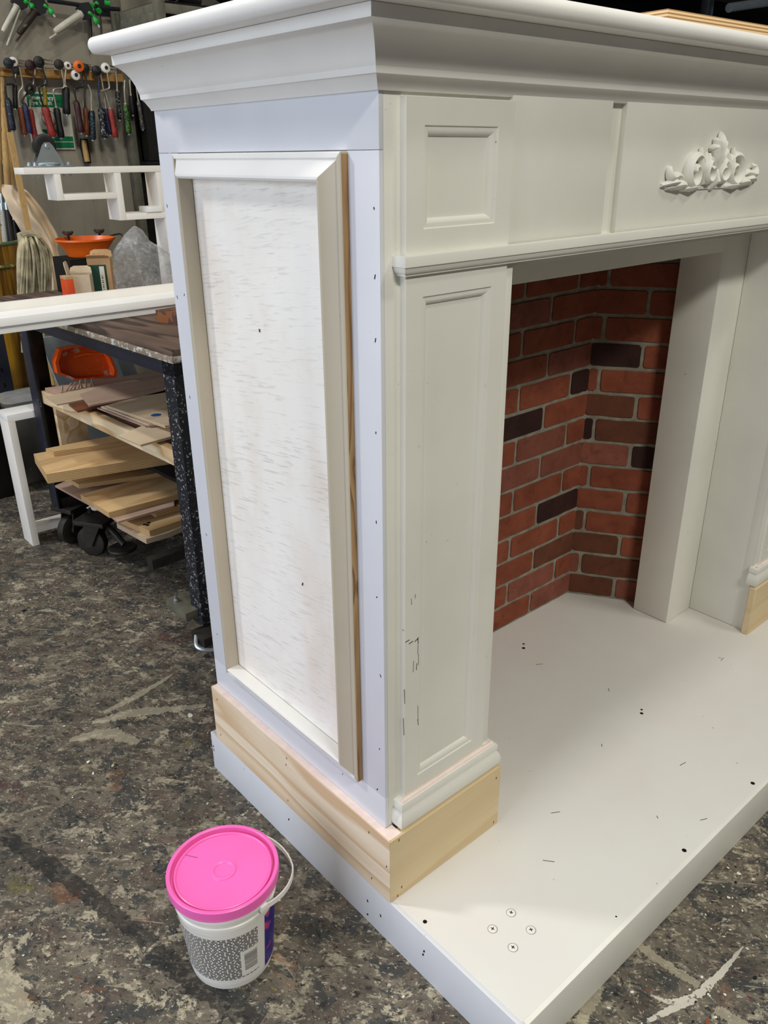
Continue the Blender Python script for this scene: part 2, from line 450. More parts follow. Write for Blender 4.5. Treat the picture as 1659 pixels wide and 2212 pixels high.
MAT['stroke_cream'] = floor_material('cream_floor_paint', srgb(186, 177, 152), .45)
MAT['stroke_white'] = speckled('white_floor_paint', srgb(206, 200, 186), srgb(110, 102, 92), .58, .5, 80)
stroke('floor_stripe', [(0, 1802), (120, 1880), (230, 1965), (330, 2040)], [.028, .030, .028, .026], 'stroke_dark', 2)
stroke('floor_stripe', [(330, 2050), (430, 2130), (560, 2212)], [.030, .034, .034], 'stroke_dark', 4)
stroke('paint_stroke', [(1372, 2036), (1440, 2085), (1510, 2130)], [.016, .016, .014], 'stroke_cream', 5)
stroke('paint_stroke', [(1400, 2205), (1490, 2160), (1555, 2105), (1605, 2045)], [.006, .014, .009, .002], 'stroke_white', 6)
stroke('paint_stroke', [(1405, 2150), (1450, 2165), (1500, 2150)], [.004, .008, .005], 'stroke_white', 7)
stroke('paint_stroke', [(1245, 2215), (1275, 2170), (1300, 2130)], [.016, .020, .010], 'stroke_cream', 8)
stroke('paint_stroke', [(1545, 2180), (1600, 2212), (1640, 2240)], [.016, .020, .014], 'stroke_cream', 9)
stroke('paint_stroke', [(0, 2075), (20, 2140), (50, 2212)], [.03, .034, .04], 'stroke_cream', 10)
stroke('paint_stroke', [(200, 1562), (290, 1540), (380, 1532), (445, 1524)], [.012, .034, .022, .010], 'stroke_cream', 12)
stroke('paint_stroke', [(225, 1540), (300, 1502), (372, 1458)], [.010, .022, .006], 'stroke_cream', 11)
stroke('paint_stroke', [(150, 1600), (230, 1585), (300, 1605)], [.010, .040, .016], 'stroke_cream', 13)

# ------------------------------------------------------------------ the fireplace
H, B, T, D = .0932, .2214, 1.2432, .507
TW = 1.3986                                     # overall body width
XC = TW/2
fp = thing('fireplace', 'white timber fireplace surround with raw pine skirting and brick firebox on a low platform', 'fireplace', (XC, .1, 0))
# hearth platform
box('hearth_top', -.006, TW+.006, -.290, .53, H-.016, H, 'hearth_white', fp, .0012)
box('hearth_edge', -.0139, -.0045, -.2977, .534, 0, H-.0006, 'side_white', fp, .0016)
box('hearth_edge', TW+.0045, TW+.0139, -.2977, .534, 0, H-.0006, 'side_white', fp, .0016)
box('hearth_edge', -.0045, TW+.0045, -.2977, -.2885, 0, H-.0004, 'front_white', fp, .0016)
box('hearth_edge', -.0045, TW+.0045, .528, .534, 0, H-.001, 'side_white', fp, .0012)
# side walls made of rails and stiles
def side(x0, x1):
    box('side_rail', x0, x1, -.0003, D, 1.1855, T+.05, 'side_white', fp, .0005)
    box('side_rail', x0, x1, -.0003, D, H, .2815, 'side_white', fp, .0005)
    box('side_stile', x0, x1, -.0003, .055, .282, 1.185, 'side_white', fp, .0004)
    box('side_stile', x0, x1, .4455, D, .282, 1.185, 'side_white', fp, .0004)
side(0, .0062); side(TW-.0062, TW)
def washed_ply():
    t = NT('whitewashed_plywood', .62, .3)
    v = t.coord(scale=(1, .07, 1.0), rot=(R(7), 0, 0))
    g = t.noise(v, 330, 3, .6, .15)
    gate = t.noise(t.coord(), 6, 3)
    ln = t.math('MULTIPLY', t.ramp(g, [(.56, 0.0), (.66, 1.0)]), t.ramp(gate, [(.35, .15), (.6, .75)]))
    base = t.ramp(t.noise(t.coord(scale=(1, 1, .5)), 8, 4), [(.35, srgb(247, 244, 238)), (.52, srgb(243, 239, 231)), (.70, srgb(234, 224, 211))])
    c = t.mix(t.math('MULTIPLY', ln, .55), base, srgb(182, 176, 170))
    pk = t.ramp(t.noise(t.coord(loc=(3, 1, 2)), 4.5, 3), [(.60, 0.0), (.75, .35)])
    c = t.mix(pk, c, srgb(241, 228, 222))
    t.color(c); t.bump(g, .18, .001); return t.m
MAT['washed_ply'] = washed_ply()
for xa, xb in ((.0012, .0058), (TW-.0058, TW-.0012)):
    box('side_infill_panel', xa, xb, .0555, .445, .2822, 1.1848, 'washed_ply', fp, 0)
MAT['tan_primer'] = paint_white('tan_primer', srgb(190, 180, 160), .8, .5)
# bolection frame on the visible side: highest at its inner bead, falling to the outer edge
SP = [(0, 0), (0, .0095), (.0012, .0105), (.0062, .0112), (.0068, .0088), (.0082, .0092), (.0235, .0205), (.0262, .0228), (.029, .0232), (.0315, .0215), (.0325, .0185), (.0325, 0)]
fr = rect_frame(['panel_moulding']*4, .054, .446, .2815, 1.184, SP, lambda u, v, h: Vector((-h, u, v)),
                ['shelf_white', 'tan_primer', 'shelf_white', 'tan_primer'], fp)
rect_frame(['panel_moulding']*4, .054, .446, .2815, 1.184, SP, lambda u, v, h: Vector((TW+h, u, v)), ['front_white']*4, fp)
MAT['raw_edge'] = timber('raw_moulding_edge', srgb(176, 142, 98), srgb(112, 78, 44), 'z', ringscale=30)
box('raw_edge', -.0088, -.0008, .0528, .0541, .284, 1.182, 'raw_edge', fp, .0003)
# front stiles, pilasters
def pil(x0, sgn):
    X = lambda a: x0+sgn*a
    def bx(n, a, b, *r, **k):
        l, h = sorted((X(a), X(b))); return box(n, l, h, *r, **k)
    bx('front_stile', 0.0066, .034, 0, .02, H, T+.05, 'front_white', fp, bev=.0006)
    bx('pilaster_core', .032, .2257, -.0004, .02, H, T+.05, 'front_white', fp, bev=.0006)
    bx('jamb_edge', .2090, .2257, -.0050, .0, H, 1.06, 'front_white', fp, bev=.0006)
    bx('opening_reveal', .2090, .2256, .018, .1364, H+.001, 1.06, 'front_white', fp, bev=.0006)
    FP = [(0, 0), (0, .0096), (.0006, .010), (.0280, .010), (.0286, .0096), (.0292, .0082), (.033, .0082), (.036, .0070), (.0385, .0040), (.0392, .0022), (.0405, .0015), (.0405, 0)]
    ua, ub = sorted((X(.0305), X(.2085)))
    for v0, v1 in ((1.0735, 1.238), (.2705, 1.0535)):
        rect_frame(['panel_frame']*4, ua, ub, v0, v1, FP, lambda u, v, h: Vector((u, -h, v)), ['front_white']*4, fp)
        box('recessed_panel', ua+.038, ub-.038, -.0022, -.0002, v0+.038, v1-.038, 'front_white', fp, 0)
    # plinth: raw pine boards
    bm = bmesh.new(); pl_ = [(-.0141, -.0266), (.2407, -.0266), (.2407, -.0108), (.0003, -.0108)]
    bm_prism(bm, [Vector((X(a), b, H+.0004)) for a, b in pl_], [Vector((X(a), b, B)) for a, b in pl_]); bmesh.ops.bevel(bm, geom=list(bm.edges), offset=.0008, segments=1, affect='EDGES')
    finish('skirting_board', bm, 'pine_x', fp)
    bm = bmesh.new(); pl_ = [(-.0142, -.0265), (-.0001, -.0108), (-.0001, D), (-.0142, D)]
    bm_prism(bm, [Vector((X(a), b, H+.0004)) for a, b in pl_], [Vector((X(a), b, B)) for a, b in pl_]); bmesh.ops.bevel(bm, geom=list(bm.edges), offset=.0008, segments=1, affect='EDGES')
    finish('skirting_board', bm, 'pine', fp)
    bm = bmesh.new(); pl_ = [(-.0128, -.0235), (.012, -.0235), (.012, -.0012), (-.0004, -.0012), (-.0004, D-.003), (-.0128, D-.003)]
    bm_prism(bm, [Vector((X(a), b, B-.0002)) for a, b in pl_], [Vector((X(a), b, B+.0007)) for a, b in pl_]); finish('pink_filler', bm, 'pink_filler', fp, smooth=False)
    # cap moulding on the plinth
    cap = [(-.006, B+.0008), (.0106, B+.0020), (.0136, B+.008), (.0141, B+.018), (.0119, B+.0265), (.0081, B+.0325), (.0076, B+.034), (.0096, B+.036), (.0096, B+.0435), (.0076, B+.0475), (-.006, B+.0490)]
    pth = [(X(.0255), .0004), (X(.0255), -.0109), (X(.226), -.0109), (X(.226), .0004)]
    run_moulding('plinth_cap', pth if sgn > 0 else pth[::-1], cap, 'front_white', fp)
    bm = bmesh.new()
    bm_tube(bm, [Vector((X(.0215), -.0130, B+.0476)), Vector((X(.12), -.0126, B+.0476)), Vector((X(.2285), -.0130, B+.0476))], [.0040, .0034, .0042], 8)
    finish('pink_filler', bm, 'pink_filler', fp)
pil(0, 1); pil(TW, -1)
# frieze boards with the two grooves
box('frieze_board', .2086, .4152, -.0056, .02, 1.0735, T+.05, 'front_white', fp, .0008)
box('frieze_board', .4488, TW-.4488, -.0056, .02, 1.0735, T+.05, 'front_white', fp, .0008)
box('frieze_board', TW-.4152, TW-.2086, -.0056, .02, 1.0735, T+.05, 'front_white', fp, .0008)
box('frieze_backing', .41, TW-.41, .0035, .0205, 1.056, T+.05, 'front_white', fp, 0)
box('frieze_lintel', .2086, TW-.2086, -.002, .02, 1.045, 1.0735, 'front_white', fp, .0006)
box('opening_soffit', .2256, TW-.2256, .0, .14, 1.050, 1.062, 'front_white', fp, .0004)
run_moulding('frieze_moulding', [(.0305, .0005), (.0305, -.0100), (TW-.0305, -.0100), (TW-.0305, .0005)],
             [(-.0005, 1.0745), (.0118, 1.0745), (.0122, 1.0738), (.0122, 1.0628), (.0104, 1.0618), (.0100, 1.0606), (.0092, 1.0575), (.0070, 1.0550), (.0048, 1.0540), (.0046, 1.0518), (-.0005, 1.0518)], 'front_white', fp)
# crown moulding and mantel shelf (U-shaped plan: left side, front, right side)
UP = [(0, D), (0, 0), (TW, 0), (TW, D)]
cov = [(.0045, T-.001), (.0062, T+.0022), (.0090, T+.0052), (.0130, T+.0096), (.0165, T+.0124), (.0172, T+.0128), (.0192, T+.0130), (.0202, T+.0196)]
for k in range(9):
    a = k/8*math.pi/2
    cov.append((.0206+.0338*(1-math.cos(a))*.62+.0338*math.sin(a)*.0+.0338*.38*(k/8), T+.0200+.0345*math.sin(a)*.62+.0345*.38*(k/8)))
cov += [(.0552, T+.0548), (.0560, T+.0550), (.0562, T+.0672)]
run_moulding('crown_moulding', UP, [(-.012, T-.001)] + cov + [(-.012, T+.0672)], 'crown_white', fp)
zs = T+.0676; hs = .0212
nose = [(-.02, zs)] + [(.0775+.0105*math.sin(R(a)), zs+hs/2-hs/2*math.cos(R(a))) for a in range(0, 181, 15)] + [(-.02, zs+hs)]
run_moulding('shelf_nosing', UP, nose, 'shelf_white', fp)
box('shelf_board', .0195, TW-.0195, .0195, D, zs, zs+hs, 'shelf_white', fp, 0)
box('back_board', .016, TW-.016, .497, .506, H, T+.05, 'front_white', fp, 0)  # unseen back panel, added so that light cannot leak through
# inner firebox frame
yf = .1364
box('firebox_leg', 1.0615, 1.1728, yf, .2306, H+.0012, 1.06, 'front_white', fp, .0010)
box('firebox_leg', TW-1.1728, TW-1.0615, yf, .2306, H+.0012, 1.06, 'front_white', fp, .0010)
box('firebox_header', TW-1.0615, 1.0615, yf, .2306, .9905, 1.06, 'front_white', fp, .0010)
box('firebox_lid', .2, TW-.2, .20, .45, 1.06, 1.07, 'dark_void', fp, 0)

# ---- brick firebox lining
def mortar_m():
    t = NT('mortar', .9, .1); v = t.coord()
    t.color(t.ramp(t.noise(v, 40, 4), [(.3, srgb(122, 117, 104)), (.7, srgb(154, 149, 134))])); t.bump(t.noise(v, 200, 3), .4, .002); return t.m
MAT['mortar'] = mortar_m()
def brick_m(name, a, b, fleck):
    t = NT(name, .75, .2); v = t.coord(rnd=True)
    c = t.ramp(t.noise(v, 16, 4), [(.3, a), (.7, b)])
    dk_ = t.ramp(t.noise(v, 26, 5, .7, .6), [(.52, 0.0), (.70, .55)]); c = t.mix(dk_, c, tuple(x*.45 for x in a[:3])+(1,))
    oi = t.n('ShaderNodeObjectInfo'); c = t.mix(t.math('MULTIPLY', oi.outputs['Random'], .35), c, a)
    f = t.math('MULTIPLY', t.ramp(t.noise(v, 130, 4, .7), [(.68, 0.0), (.72, 1.0)]), t.ramp(t.noise(v, 12, 2), [(.5, 0.0), (.6, .8)]))
    t.color(t.mix(f, c, fleck)); t.bump(t.noise(v, 70, 4), .5, .002); return t.m
MAT['brick_red'] = brick_m('red_brick', srgb(118, 62, 44), srgb(144, 80, 58), srgb(200, 166, 120))
MAT['brick_rose'] = brick_m('rose_brick', srgb(116, 66, 54), srgb(142, 86, 70), srgb(196, 160, 120))
MAT['brick_brown'] = brick_m('brown_brick', srgb(92, 54, 40), srgb(110, 66, 48), srgb(180, 150, 90))
MAT['brick_dark'] = brick_m('dark_brick', srgb(46, 28, 27), srgb(62, 38, 33), srgb(120, 96, 80))
CH = .0617; BL = .186; MJ = .0088
def brick_mesh(length, seed):
    rnd = random.Random(seed); hx, hz, dp = length/2, (CH-MJ)/2, .003
    rc = min(.006, hx*.6); pts = []
    crn = [(hx-rc, hz-rc, 0), (-hx+rc, hz-rc, 90), (-hx+rc, -hz+rc, 180), (hx-rc, -hz+rc, 270)]
    for q, (cx_, cz_, a0) in enumerate(crn):
        for a in (0, 45, 90):
            pts.append((cx_+rc*math.cos(R(a0+a))+rnd.uniform(-.001, .001), cz_+rc*math.sin(R(a0+a))+rnd.uniform(-.0009, .0009)))
        nx = crn[(q+1) % 4]; nr = R(nx[2]); e = (nx[0]+rc*math.cos(nr), nx[1]+rc*math.sin(nr)); l = pts[-1]
        for f in ((.25, .5, .75) if q in (0, 2) else (.5,)):
            pts.append((l[0]+(e[0]-l[0])*f+rnd.uniform(-.0004, .0004), l[1]+(e[1]-l[1])*f+rnd.uniform(-.0012, .0012)))
    n_ = len(pts)
    bm = bmesh.new()
    f0 = [bm.verts.new((x, 0.0005, z)) for x, z in pts]; f1 = [bm.verts.new((x, -dp*.6, z)) for x, z in pts]
    f2 = [bm.verts.new((x*.985, -dp, z*.96)) for x, z in pts]
    for a, b in ((f0, f1), (f1, f2)):
        for i in range(n_): bm.faces.new((a[i], a[(i+1) % n_], b[(i+1) % n_], b[i]))
    bm.faces.new(f2); bmesh.ops.recalc_face_normals(bm, faces=bm.faces)
    me = bpy.data.meshes.new('brick'); bm.to_mesh(me); bm.free(); return me
BM = {}
def brick(panel, pos, rz, length, mat, seed):
    key = (round(length, 3), seed % 4, mat)
    if key not in BM:
        me = brick_mesh(length, seed % 4+int(length*1000)); me.materials.append(MAT[mat]); BM[key] = me
    o = bpy.data.objects.new('brick', BM[key]); COL.objects.link(o); o.parent = panel
    o.location = Vector(pos)-Vector((XC, .1, 0)); o.rotation_euler = (0, 0, rz)
def wall_of_bricks(name, a, b, joint_even, dark, rnd, zmax=1.055):
    """panel from plan point a to b (face looks to the right-hand side of a->b), bricks proud of recessed mortar"""
    a = Vector((a[0], a[1], 0)); b = Vector((b[0], b[1], 0)); d = (b-a).normalized(); L = (b-a).length
    n = Vector((d.y, -d.x, 0))
    bm = bmesh.new(); lo = [a, b, b-n*.012, a-n*.012]
    bm_prism(bm, [p+Vector((0, 0, H+.0006)) for p in lo], [p+Vector((0, 0, zmax)) for p in lo])
    pn = finish(name, bm, 'mortar', fp, smooth=False)
    rz = math.atan2(d.y, d.x); k = 0
    while True:
        z0 = H+k*CH
        if z0+CH > zmax: break
        j = joint_even if k % 2 == 0 else joint_even+BL/2
        j = j-math.ceil(j/BL)*BL
        while j < L:
            s0 = max(j+MJ/2, .0005); s1 = min(j+BL-MJ/2, L-.0005); j += BL
            if s1-s0 < .008: continue
            mid = (s0+s1)/2; m = None
            for kk, ss, mm in dark:
                if kk == k and s0 <= ss <= s1: m = mm
            if m is None: m = rnd.choices(['brick_red', 'brick_rose', 'brick_brown'], [.68, .2, .12])[0]
            ps = a+d*mid; brick(pn, (ps.x, ps.y, z0+CH/2+MJ/4), rz, s1-s0, m, rnd.randint(0, 99))
        k += 1
    return pn
rb = random.Random(11)
xr = 1.0035; xl = TW-xr; yb = .3966
wall_of_bricks('brick_back_panel', (xl, yb), (xr, yb), (.839-xl) % BL, [(4, .93-xl, 'brick_dark'), (8, .74-xl, 'brick_dark'), (9, .97-xl, 'brick_dark'), (7, .82-xl, 'brick_rose'), (1, .86-xl, 'brick_rose')], rb)
wall_of_bricks('brick_cheek_panel', (xr, yb), (1.128, .195), .118, [(7, .01, 'brick_dark'), (6, .15, 'brick_dark'), (10, .06, 'brick_dark'), (2, .06, 'brick_brown'), (0, .06, 'brick_brown'), (1, .08, 'brick_brown'), (3, .01, 'brick_brown')], rb)
wall_of_bricks('brick_cheek_panel', (TW-1.128, .195), (xl, yb), .02, [], rb)

# ---- carved applique on the frieze
def ribbon(bm, pts, rad, depth, seg=8, y0=-.0056):
    """a swelling carved strip lying against the frieze: pts are (x, z, lift)"""
    pts = [Vector(p) for p in pts]; n = len(pts); rings = []
    for i, p in enumerate(pts):
        t = pts[min(i+1, n-1)]-pts[max(i-1, 0)]; tx = Vector((t.x, t.y)).normalized() if t.length > 1e-9 else Vector((1, 0))
        nn = Vector((-tx.y, tx.x)); f = i/(n-1)*(len(rad)-1); k = min(int(f), len(rad)-2); r = 1.25*(rad[k]+(rad[k+1]-rad[k])*(f-k))
        f = i/(n-1)*(len(depth)-1); k = min(int(f), len(depth)-2); dd = depth[k]+(depth[k+1]-depth[k])*(f-k)
        ring = []
        for q in range(seg):
            a = 2*math.pi*q/seg
            off = nn*(r*math.cos(a)); ring.append(Vector((p.x+off.x, y0-p.z-dd*max(math.sin(a), -.25), p.y+off.y)))
        rings.append(ring)
    bm_loft(bm, rings, True)
def spiral(cx_, cz_, r0, r1, a0, a1, n=26, lift=.0):
    return [(cx_+(r0+(r1-r0)*i/n)*math.cos(R(a0+(a1-a0)*i/n)), cz_+(r0+(r1-r0)*i/n)*math.sin(R(a0+(a1-a0)*i/n)), lift) for i in range(n+1)]
ax, az = .703, 1.124
bm = bmesh.new(); bm_box(bm, ax-.118, ax+.118, -.0085, -.0054, az+.002, az+.016, .001)
apq = finish('carved_applique', bm, 'applique', fp); apq['label'] = 'carved white scrolling leaf ornament'
def apiece(name, fn, mirror=True):
    for s in ((1, -1) if mirror else (1,)):
        bm = bmesh.new(); fn(bm)
        if s < 0: bmesh.ops.scale(bm, vec=(-1, 1, 1), verts=bm.verts)
        bmesh.ops.scale(bm, vec=(1.02, 1, 1.08), verts=bm.verts)
        bmesh.ops.translate(bm, vec=(ax, 0, az), verts=bm.verts)
        finish(name, bm, 'applique', apq, angle=50)
apiece('inner_scroll', lambda b: ribbon(b, [(.006, .040, .004)]+spiral(.019, .024, .017, .006, 140, -300, lift=.003), [.0030, .0050, .0042, .0040, .0035], [.006, .013, .012, .011, .014]))
apiece('outer_scroll', lambda b: ribbon(b, [(.030, .010, .002), (.040, .026, .003)]+spiral(.062, .024, .026, .006, 150, -330, lift=.002), [.004, .0050, .0062, .0052, .0042, .0036], [.006, .012, .014, .011, .010, .013]))
def fan(b):
    for k, (x1, z1, wd) in enumerate(((.034, .052, .0050), (.050, .058, .0044), (.022, .050, .0042))):
        ribbon(b, smoothpath([(.036, .008, 0), ((.036+x1)/2+.003, .03, .004), (x1, z1, .003)], 5), [.003, wd, .0018], [.004, .011, .004])
apiece('acanthus_leaf', fan)
def tail(b):
    for k, (pts, wd) in enumerate((([(.070, .006, 0), (.100, .010, .004), (.132, .006, 0)], .0060), ([(.078, .012, 0), (.105, .022, .003), (.128, .020, .004), (.132, .030, .002), (.124, .032, .0)], .0050), ([(.040, .004, 0), (.066, .006, .004), (.090, .003, 0)], .0056), ([(.092, .010, 0), (.118, .014, .005), (.146, .010, .0)], .0040))):
        ribbon(b, smoothpath(pts, 5), [.0025, wd, .0022], [.004, .011, .005])
apiece('tail_leaf', tail)
def plume(b):
    for pts, wd in (([(0, .018, 0), (.001, .045, .004), (.000, .066, .006), (.006, .078, .002)], .0072),
                    ([(-.002, .022, 0), (-.008, .045, .004), (-.014, .058, .005), (-.020, .055, .002)], .0054),
                    ([(.002, .022, 0), (.008, .045, .004), (.014, .054, .005), (.021, .050, .002)], .0054),
                    ([(-.001, .040, .002), (-.007, .062, .004), (-.012, .070, .003)], .0046), ([(.001, .040, .002), (.008, .062, .004), (.012, .068, .003)], .0046),
                    ([(-.004, .012, 0), (-.016, .036, .003), (-.026, .046, .003)], .0046), ([(.004, .012, 0), (.016, .036, .003), (.026, .044, .003)], .0046)):
        ribbon(b, smoothpath(pts, 5), [.0030, wd, wd*.8, .0026], [.006, .013, .012, .005])
apiece('plume_leaf', plume, False)
apiece('husk', lambda b: ribbon(b, [(0, .000, 0), (0, .012, .006), (0, .030, .004)], [.004, .0075, .003], [.005, .012, .006]), False)

# ---- screws, screw holes and nail marks
def screw(px, py):
    c = P(px, py, 'z', H); bm = bmesh.new()
    bm_lathe(bm, [(.0, H-.001), (.0068, H-.001), (.0068, H+.0003), (.0062, H+.0009), (.0, H+.0011)], (c.x, c.y, 0), 'z', 24)
    s = finish('screw', bm, 'bucket_white', fp)
    bm = bmesh.new(); bm_tube(bm, [(c.x+.0074*math.cos(R(q)), c.y+.0074*math.sin(R(q)), H) for q in range(0, 361, 20)], .0005, 6, False); finish('countersink', bm, 'grey_plastic', s)
    bm = bmesh.new()
    a = random.uniform(0, 1.5)
    for q in (a, a+math.pi/2):
        d = Vector((math.cos(q), math.sin(q), 0)); e = Vector((-d.y, d.x, 0)); o = Vector((c.x, c.y, H+.0010))
        pts = [o+d*.0030+e*.0006, o-d*.0030+e*.0006, o-d*.0030-e*.0006, o+d*.0030-e*.0006]
        bm_prism(bm, pts, [p+Vector((0, 0, .0003)) for p in pts])
    finish('cross_slot', bm, 'hole', s, smooth=False)
for q in ((1104, 1972), (1064, 2007), (1147, 2009), (1108, 2047)): screw(*q)
for q, r in (((918, 1991), .0034), ((1386, 1533), .0026), ((1386, 1541), .0036), ((1131, 1391), .003), ((1131, 1400), .004), ((1478, 1837), .004), ((1626, 1692), .004), ((1331, 1980), .0015)):
    c = P(*q, 'z', H)
    lathe('screw_hole', [(0, H-.002), (r, H-.002), (r, H+.0002), (0, H+.0002)], (c.x, c.y, 0), 'hole', fp, seg=14)
bm = bmesh.new(); rn = random.Random(5)
def tick(p, n, up, l, wd):
    p = Vector(p); n = Vector(n); up = Vector(up).normalized(); s = n.cross(up)
    pts = [p+up*l+s*wd, p-up*l+s*wd, p-up*l-s*wd, p+up*l-s*wd]; bm_prism(bm, [q-n*.0005 for q in pts], [q+n*.0002 for q in pts])
for px, py in ((361, 445), (383, 642), (410, 858), (398, 637), (446, 1155), (469, 1370), (812, 935), (813, 1128), (814, 1290), (811, 735), (808, 450), (459, 1607), (740, 1672), (815, 1705), (820, 1618), (822, 1460), (810, 598), (560, 714), (653, 1262)):
    p = P(px, py, 'x', -.0001); tick(p, (-1, 0, 0), (0, rn.uniform(-.6, .6), 1), rn.uniform(.0012, .0028), .0007)
for px, py in ((469, 1511), (619, 1638), (618, 1652), (622, 1729), (797, 1798), (803, 1897), (835, 1872), (477, 1587)):
    p = P(px, py, 'x', -.0143); tick(p, (-1, 0, 0), (0, rn.uniform(-.3, .3), 1), .0022, .0007)
for px, py in ((1072, 1681), (1066, 1776), (868, 1916), (859, 1935), (862, 1815)):
    p = P(px, py, 'y', -.0267); tick(p, (0, -1, 0), (.2, 0, 1), .0022, .0007)
for px, py in ((624, 1770), (794, 1946), (794, 1975), (822, 1978), (916, 2055), (914, 2062), (462, 1620), (461, 1612)):
    p = P(px, py, 'x', -.0140); tick(p, (-1, 0, 0), (0, rn.uniform(-.9, .9), 1), .0026, .0014)
for px, py in ((1560, 1424), (1555, 1421), (1420, 1765), (1520, 1770), (1300, 1610), (1165, 1435), (1315, 1490), (1475, 1650), (1200, 1755), (1185, 1860)):
    p = P(px, py, 'z', H+.0001); tick(p, (0, 0, 1), (rn.uniform(-1, 1), rn.uniform(-1, 1), 0), rn.uniform(.003, .010), .0005)
for px, py in ((903, 1385), (900, 1440), (903, 1560)):
    p = P(px, py, 'y', -.0102); tick(p, (0, -1, 0), (rn.uniform(-.3, .3), 0, 1), rn.uniform(.002, .006), .0004)
for px, py, l in ((903, 1395, .018), (904, 1425, .012), (903, 1545, .022), (874, 1505, .016), (872, 1570, .02), (889, 1300, .006), (893, 1440, .012), (897, 1288, .004)):
    p = P(px, py, 'y', -.0102); tick(p, (0, -1, 0), (rn.uniform(-.06, .06), 0, 1), l*.8, .00024)
for px, py in ((888, 1388), (880, 1385), (900, 1382)):
    p = P(px, py, 'y', -.0102); tick(p, (0, -1, 0), (1, 0, rn.uniform(.1, .5)), .004, .0005)
finish('nail_marks', bm, 'hole', fp, smooth=False)['kind'] = 'stuff'

# ------------------------------------------------------------------ plywood lying on the mantel shelf
zt = zs+hs
c0 = P(1437, 12, 'y', .03)
pz = zt
for k, th in enumerate((.018, .018)):
    bm = bmesh.new(); bm_box(bm, 0, .82, 0, .40, 0, th, .0006)
    bmesh.ops.rotate(bm, cent=(0, 0, 0), matrix=Matrix.Rotation(R(-3.0+.8*k), 3, 'Z'), verts=bm.verts)
    o = finish('plywood_sheet', bm, 'ply_edge'); o.location = (c0.x+.004*k, c0.y-.003*k, pz+.0003); pz += th+.0003
    tag(o, ['lower plywood sheet of the pair lying on the mantel shelf', 'upper plywood sheet of the pair lying on the mantel shelf'][k], 'plywood', 'plywood on the mantel')

# ------------------------------------------------------------------ bucket of filler
bc = Vector((-.2144, .1331, 0)); BH = .188
bk = thing('plastic_bucket', 'white plastic bucket with a bright pink lid standing on the floor', 'bucket', bc)
MAT['pink_lid'] = plain('pink_lid_plastic', srgb(242, 108, 186), .32, .45, var=.05, scale=12)
rb_, rt_ = .0656, .0795
prof = [(.0, .002), (.058, .002), (.0625, .0), (rb_-.001, .001), (rb_, .005), (rt_-.0035, .138), (rt_-.0015, .140), (rt_-.0015, .1455), (rt_-.003, .147), (rt_-.001, .160), (rt_+.002, .1605), (rt_+.002, .166), (rt_-.0005, .167), (rt_-.0005, .176), (.0, .176)]
tubo = lathe('tub', prof, (bc.x, bc.y, 0), 'bucket_white', bk, seg=64)
lp = [(.0, .1800), (.0130, .1800), (.0142, .1818), (.0165, .1826), (.0190, .1818), (.0202, .1800), (.0700, .1802), (.0712, .1826), (.0726, .1832), (.0740, .1826), (.0746, .1760), (.0782, .1760), (.0790, .1872), (.0805, .1882), (.0838, .1882), (.0850, .1870), (.0850, .1745), (.0842, .1735), (.0846, .1720), (.0846, .1700), (.0815, .1700), (.0815, .1762), (.0, .1762)]
lathe('lid', lp, (bc.x, bc.y, 0), 'pink_lid', bk, seg=72)
def label_material():
    t = NT('printed_bucket_label', .4, .4)
    uv = t.n('ShaderNodeUVMap').outputs[0]; s = t.n('ShaderNodeSeparateXYZ', Vector=uv); u, v = s.outputs[0], s.outputs[1]
    white = srgb(230, 227, 220); ink = srgb(34, 32, 36)
    br = t.n('ShaderNodeTexBrick', Vector=t.n('ShaderNodeMapping', Vector=uv, Scale=(46, 33, 1)).outputs[0], Color1=ink, Color2=ink, Mortar=white, Scale=1.0)
    br.inputs['Mortar Size'].default_value = .19; br.inputs['Mortar Smooth'].default_value = .2; br.inputs['Bias'].default_value = 0
    br.inputs['Brick Width'].default_value = 2.3; br.inputs['Row Height'].default_value = 1.0; br.offset = .37; br.squash = .6; br.squash_frequency = 3
    def band(x, a, b): return t.math('MULTIPLY', t.math('GREATER_THAN', x, a), t.math('LESS_THAN', x, b))
    txt = t.math('MULTIPLY', band(u, .02, .705), band(v, .10, .95))
    # the narrow right-hand column is kept free for the bar code
    bar = t.math('MULTIPLY', band(u, .575, .705), band(v, .12, .62))
    txt = t.math('MULTIPLY', txt, t.math('SUBTRACT', 1.0, bar))
    c = t.mix(txt, white, br.outputs[0])
    barf = t.math('FRACT', t.math('ADD', t.math('MULTIPLY', v, 34.0), t.math('MULTIPLY', t.noise(t.n('ShaderNodeCombineXYZ', Y=t.math('MULTIPLY', v, 40.0)).outputs[0], 3.0, 1), 1.2)))
    bars = t.math('MULTIPLY', t.math('LESS_THAN', barf, .55), t.math('MULTIPLY', band(u, .60, .695), band(v, .22, .55)))
    c = t.mix(bars, c, srgb(60, 60, 66))
    blue = t.math('GREATER_THAN', u, .765)
    sw = t.ramp(t.noise(uv, 7, 2), [(.60, 0.0), (.62, 1.0)])
    c = t.mix(blue, c, t.mix(t.math('MULTIPLY', sw, .8), srgb(38, 30, 122), srgb(196, 60, 120)))
    t.color(c); return t.m
MAT['label'] = label_material()
bm = bmesh.new(); uvl = bm.loops.layers.uv.new('UVMap')
a0, a1, na = R(205), R(392), 60
def lab(k, v):
    a = a0+(a1-a0)*k/na; z = .012+(.128-.012)*v; r = rb_+(rt_-.0035-rb_)*(z-.005)/.133+.0004
    return Vector((bc.x+r*math.cos(a-R(60)), bc.y+r*math.sin(a-R(60)), z))
